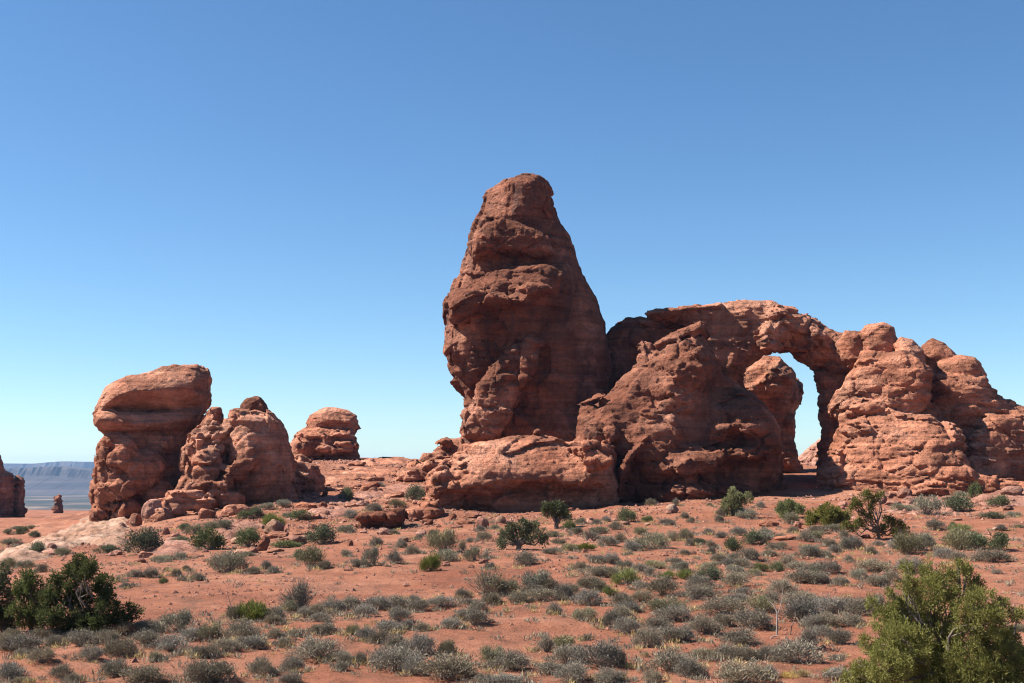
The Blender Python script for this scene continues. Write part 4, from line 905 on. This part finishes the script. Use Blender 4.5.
boulders(340, "k530,275,75,48 k680,243,50,32 w600,226,60,46 r855,295,80,62 r490,337,75,40 w385,378,70,42 k60,397,42,55 r260,332,85,54 r140,320,50,22 r420,250,40,24 f800,228,130,24 r590,292,30,16 k455,250,50,24 r860,505,60,26 r640,520,50,24 f500,165,60,40 f330,110,140,40 f150,80,90,50 f250,70,60,30 r400,65,50,30 f760,262,120,24 r545,395,24,14 w970,262,60,40 r20,80,50,24 r700,290,80,24")
boulders(510, "w975,200,80,46 r480,252,60,30 w575,196,28,20 r960,205,40,34 w830,275,36,16 r940,462,40,20 f180,482,130,24 w640,292,24,14")
boulders(680, "f540,280,130,40 f640,360,140,36 w700,264,50,22 r710,290,50,34 w560,330,26,16 f400,140,110,20 r985,165,60,50")
boulders(850, "r230,110,110,50 r330,110,90,52 r270,150,120,40 r350,160,70,50 r560,145,100,44 r590,120,70,40 r820,140,120,70 r980,115,130,70 r940,180,70,24 w640,240,70,16 k770,232,40,18 r100,350,70,30 w860,300,40,24 r960,150,60,30", 5.885)
boulders(0, "r905,250,130,110 r700,455,80,40 r740,430,100,40 f960,490,150,60 f870,470,90,50 r290,455,110,50 r300,430,60,40 f160,440,60,24 r840,500,60,30 f80,440,70,20 k345,395,36,24 k495,392,24,14 r990,330,50,60 r570,270,70,30 r650,265,60,24")
rb = random.Random(12)
for _ in range(210):     # broken stone on the ledgy slope between the crag and the front ledge
    px = rb.uniform(296, 440); py = rb.uniform(462, 512) + max(0, (340 - px) * .35)
    k = rb.choice('rrffffk'); w_ = min(24, 2.0 + rb.expovariate(1 / 4.2)); blist.append((px, py, w_, w_ * (.3 if k == 'f' else .6), k))
for _ in range(60):
    px = rb.uniform(95, 300); py = rb.uniform(512, 556); k = rb.choice('rrffw'); w_ = min(12, 2.0 + rb.expovariate(1 / 2.4)); blist.append((px, py, w_, w_ * (.3 if k == 'f' else .6), k))
for _ in range(55):
    px = rb.uniform(830, 1024); py = rb.uniform(488, 512); k = rb.choice('rrrf'); w_ = min(16, 2.6 + rb.expovariate(1 / 3.5)); blist.append((px, py, w_, w_ * (.35 if k == 'f' else .6), k))
for _ in range(45):
    px = rb.uniform(400, 640); py = rb.uniform(508, 526); k = rb.choice('rrkfw'); w_ = min(8, 1.8 + rb.expovariate(1 / 1.8)); blist.append((px, py, w_, w_ * .55, k))
items = []
blist.sort(key=lambda q: -q[2] * q[3])
for (px, py, wp, hp, k) in blist[:290]:
    x, y, z = place(px, py); m = y / F_PX; w_, h_ = wp * m, hp * m
    me = rb.choice(BOU[k]); o = link('boulder', me, None, (x, y + .3 * w_, z - .10 * h_), (rb.uniform(-.12, .12), rb.uniform(-.12, .12), rb.uniform(-.5, .5) + rb.choice((0, 3.14))), (w_, w_ * rb.uniform(.8, 1.2), h_ / .55 if k != 'f' else h_ / .3))
    o['category'] = 'boulder'; o['group'] = 'loose boulders on the slope below the rocks'
    items.append((o, px, py, ('tiny' if wp < 5 else 'small' if wp < 10 else 'big') + ' ' + BW[k]))
label_all(items, 'boulder')

# ------------------------------------------------------------------ uncounted small stuff: chips of stone, wisps of plants
def scatter_xy(n, rng, d0=22, d1=110, pw=1.6):
    D = d0 * (d1 / d0) ** (rng.uniform(0, 1, n) ** (1 / pw) * .999); px = rng.uniform(-60, 1090, n)
    x = (px - 512) / F_PX * D
    return np.stack([x, D], 1)
def stones():
    rng = np.random.default_rng(77); xy = np.concatenate([scatter_xy(16000, rng), np.stack([rng.uniform(-30, -6, 6500), rng.uniform(88, 180, 6500)], 1), np.stack([rng.uniform(-34, 50, 5200), rng.uniform(84, 118, 5200)], 1)]); n = len(xy)
    cl = fbm(np.stack([xy[:, 0], xy[:, 1], 0 * xy[:, 0]], 1) / 6.0, 3, 91); keep = cl + rng.normal(size=n) * .2 > .0; xy = xy[keep]; n = len(xy)
    s = np.minimum(.02 + rng.exponential(.028, n), .22) * (xy[:, 1] / 45) ** .8; z = ground_z(xy[:, 0], xy[:, 1])
    O = np.array([[1, 0, 0], [0, 1, 0], [-1, 0, 0], [0, -1, 0], [0, 0, .7], [0, 0, -.5]], np.float32)
    T = np.array([[0, 1, 4], [1, 2, 4], [2, 3, 4], [3, 0, 4], [1, 0, 5], [2, 1, 5], [3, 2, 5], [0, 3, 5]])
    a = rng.uniform(0, 6.28, n); ca, sa = np.cos(a), np.sin(a); B_ = O[None] * rng.uniform(.6, 1.4, (n, 6, 1))
    V = np.stack([B_[..., 0] * ca[:, None] - B_[..., 1] * sa[:, None], B_[..., 0] * sa[:, None] + B_[..., 1] * ca[:, None], B_[..., 2]], -1) * s[:, None, None]
    V += np.stack([xy[:, 0], xy[:, 1], z + .1 * s], 1)[:, None, :]
    Fq = (T[None] + (np.arange(n) * 6)[:, None, None]).reshape(-1, 3)
    tag(link('gravel', mesh_data('gravel', V.reshape(-1, 3), Fq, PINK)), 'chips of red stone strewn over the sand', kind='stuff')
stones()
def wisps():
    rng = np.random.default_rng(78); n = 2600; xy = scatter_xy(n, rng, 22, 105, 1.4)
    cl = fbm(np.stack([xy[:, 0], xy[:, 1], 0 * xy[:, 0]], 1) / 8.0, 3, 95); keep = cl + rng.normal(size=n) * .15 > .05; xy = xy[keep]; n = len(xy)
    near = np.array([[o.location[0], o.location[1], o.scale[0]] for o in COL.objects if o.get('group') in (KIND['g'][2], KIND['s'][2])])
    kk = np.repeat(np.arange(len(near)), 7); an = rng.uniform(0, 6.28, len(kk)); rr = near[kk, 2] * rng.uniform(.3, .95, len(kk))
    xy = np.concatenate([xy, np.stack([near[kk, 0] + np.cos(an) * rr, near[kk, 1] + np.sin(an) * rr], 1)]); n = len(xy)
    z = ground_z(xy[:, 0], xy[:, 1]); s = rng.uniform(.07, .20, n) * (xy[:, 1] / 40) ** .35; k = np.repeat(np.arange(n), 26)
    P = np.stack([xy[k, 0], xy[k, 1], z[k]], 1) + rng.normal(size=(len(k), 3)) * np.array([.55, .55, .0]) * s[k][:, None]
    Dr = unit(rng.normal(size=(len(k), 3)) * .5 + np.array([0, 0, .9])); Dr[:, 2] = np.abs(Dr[:, 2])
    v, f = blades(P, Dr, s[k] * rng.uniform(.7, 1.3, len(k)), s[k] * .16, rng, .1)
    mi = np.where(rng.uniform(size=n) < .22, 1, 0)[k]
    tag(link('undergrowth', mesh_data('undergrowth', v, f, [GREYLEAF, STRAW], mi)), 'thin wisps of dry low plants between the shrubs', kind='stuff')
wisps()
print('SHRUBS', len(SH), {k: sum(1 for q in SH if q[4] == k) for k in PROTO}, 'BOULDERS', len(blist))
# ------------------------------------------------------------------ far mesas
def mesa(name, D, pts, label, seed, depth=1000):
    """a tableland: pts = skyline (px, py) at distance D, with a talus foot and a flat top"""
    px = np.arange(pts[0][0], pts[-1][0] + 1, 3.0); top = np.interp(px, [p[0] for p in pts], [p[1] for p in pts])
    x, zt = ray(px, top); x = x * D; zt = CZ + zt * D
    P = np.stack([x, 0 * x, 0 * x], 1).astype(np.float32)
    zt = zt + 3 * fbm(P / 130, 4, seed)
    zb = -86.0
    prof = [(0, -1.25), (.16, -.95), (.42, -.62), (.62, -.36), (.66, -.28), (.98, -.20), (1.0, 0.0), (.9, .9), (.0, 1.2)]
    V = []; n = len(px)
    for k, (hz, dy) in enumerate(prof):
        wob = 170 * fbm(P / 420 + k * .02, 4, seed + 2) + 70 * ridged(P / 110 + k * .05, 4, seed + 4)
        V.append(np.stack([x * (1 + dy * .02), D + dy * depth * .5 + wob * (1 - .2 * hz), zb + (zt - zb) * hz], 1))
    V = np.concatenate(V); i = np.arange(n - 1)
    Q = np.concatenate([np.stack([k * n + i, k * n + i + 1, (k + 1) * n + i + 1, (k + 1) * n + i], 1) for k in range(len(prof) - 1)])
    o = link(name, mesh_data(name, V, Q, MESA, smooth=False)); tag(o, label, kind='structure')
MESA = (lambda t: t.done(t.mix(t.ramp(t.noise(1.0, 5, .6, t.scaled((.0012, .0012, .07))), [(.4, 0.0), (.6, 1.0)]), (.030, .026, .026), (.070, .055, .050))))(NT('mesa_rock'))
mesa('mesa', 4500, [(-900, 470), (-300, 466), (-60, 469), (20, 468), (60, 466), (96, 470), (160, 475), (300, 476), (520, 484)], 'long dark tableland on the far left horizon', 81)
mesa('distant_mesa', 7200, [(-1500, 464), (-200, 463), (30, 463.5), (60, 461.5), (110, 462), (300, 464), (700, 468), (1500, 470), (2600, 468)], 'pale blue mesa on the farthest horizon', 85)

# ------------------------------------------------------------------ air between here and the far mesas
def haze():
    t = bpy.data.materials.new('haze_air'); t.use_nodes = True; nt = t.node_tree; nt.nodes.clear()
    out = nt.nodes.new('ShaderNodeOutputMaterial'); v = nt.nodes.new('ShaderNodeVolumePrincipled')
    v.inputs['Color'].default_value = (.36, .60, 1.0, 1); v.inputs['Density'].default_value = HAZE; v.inputs['Anisotropy'].default_value = .25
    nt.links.new(v.outputs[0], out.inputs['Volume'])
    x0, x1, y0, y1, z0, z1 = -9500, 9500, -9500, 9500, -110, 95
    V = [(x, y, z) for x in (x0, x1) for y in (y0, y1) for z in (z0, z1)]
    Q = [(0, 1, 3, 2), (4, 6, 7, 5), (0, 4, 5, 1), (2, 3, 7, 6), (0, 2, 6, 4), (1, 5, 7, 3)]
    tag(link('haze', mesh_data('haze', V, Q, t)), 'thin blue desert haze', kind='stuff')
HAZE = .62e-4
if globals().get('USE_HAZE', True): haze()

# ------------------------------------------------------------------ light, sky, camera
SUN_AZ, SUN_EL = rad(-89), rad(47)        # azimuth measured from straight ahead (+y), to the right positive
sd = (math.sin(SUN_AZ) * math.cos(SUN_EL), math.cos(SUN_AZ) * math.cos(SUN_EL), math.sin(SUN_EL))
from mathutils import Vector
L = bpy.data.lights.new('sun', 'SUN'); L.energy = 5.0; L.angle = rad(.53); L.color = (1.0, .935, .83)
so = bpy.data.objects.new('sun', L); COL.objects.link(so); so.location = (-60, 40, 80); so.rotation_euler = Vector(sd).to_track_quat('Z', 'Y').to_euler()
w = bpy.data.worlds.new('World'); scene.world = w; w.use_nodes = True
nt = w.node_tree; bg = nt.nodes['Background']; sk = nt.nodes.new('ShaderNodeTexSky'); sk.sky_type = 'NISHITA'; sk.sun_disc = False
sk.sun_elevation = SUN_EL; sk.sun_rotation = SUN_AZ; sk.altitude = 1500; sk.air_density = SKY_AIR; sk.dust_density = SKY_DUST; sk.ozone_density = SKY_OZ
hs = nt.nodes.new('ShaderNodeHueSaturation'); hs.inputs['Saturation'].default_value = 1.12; nt.links.new(sk.outputs[0], hs.inputs['Color'])
wb = nt.nodes.new('ShaderNodeMix'); wb.data_type = 'RGBA'; wb.blend_type = 'MULTIPLY'; wb.inputs[0].default_value = 1; wb.inputs[7].default_value = (.91, 1.045, 1.10, 1); nt.links.new(hs.outputs[0], wb.inputs[6])
nt.links.new(wb.outputs[2], bg.inputs[0]); bg.inputs[1].default_value = SKY_STR
cam = bpy.data.cameras.new('camera'); co = bpy.data.objects.new('camera', cam); COL.objects.link(co)
cam.sensor_fit = 'HORIZONTAL'; cam.sensor_width = 36; cam.lens = 36 * F_PX / 1024; cam.clip_start = .1; cam.clip_end = 60000
co.location = (0, 0, CZ); co.rotation_euler = (math.pi / 2 + TH, 0, 0)
scene.camera = co
vs = scene.view_settings; vs.view_transform = 'Standard'; vs.look = 'None'; vs.exposure = EXPO; vs.gamma = 1.0; vs.use_curve_mapping = False
scene.render.engine = 'CYCLES'
cy = scene.cycles; cy.use_denoising = True; cy.filter_width = 1.15; cy.max_bounces = 4; cy.diffuse_bounces = 2; cy.glossy_bounces = 1; cy.transmission_bounces = 2; cy.volume_bounces = 0; cy.transparent_max_bounces = 8
cy.use_adaptive_sampling = False
try: cy.denoiser = 'OPENIMAGEDENOISE'; cy.denoising_input_passes = 'RGB_ALBEDO_NORMAL'; cy.denoising_prefilter = 'NONE'; cy.denoising_quality = 'HIGH'
except Exception: pass
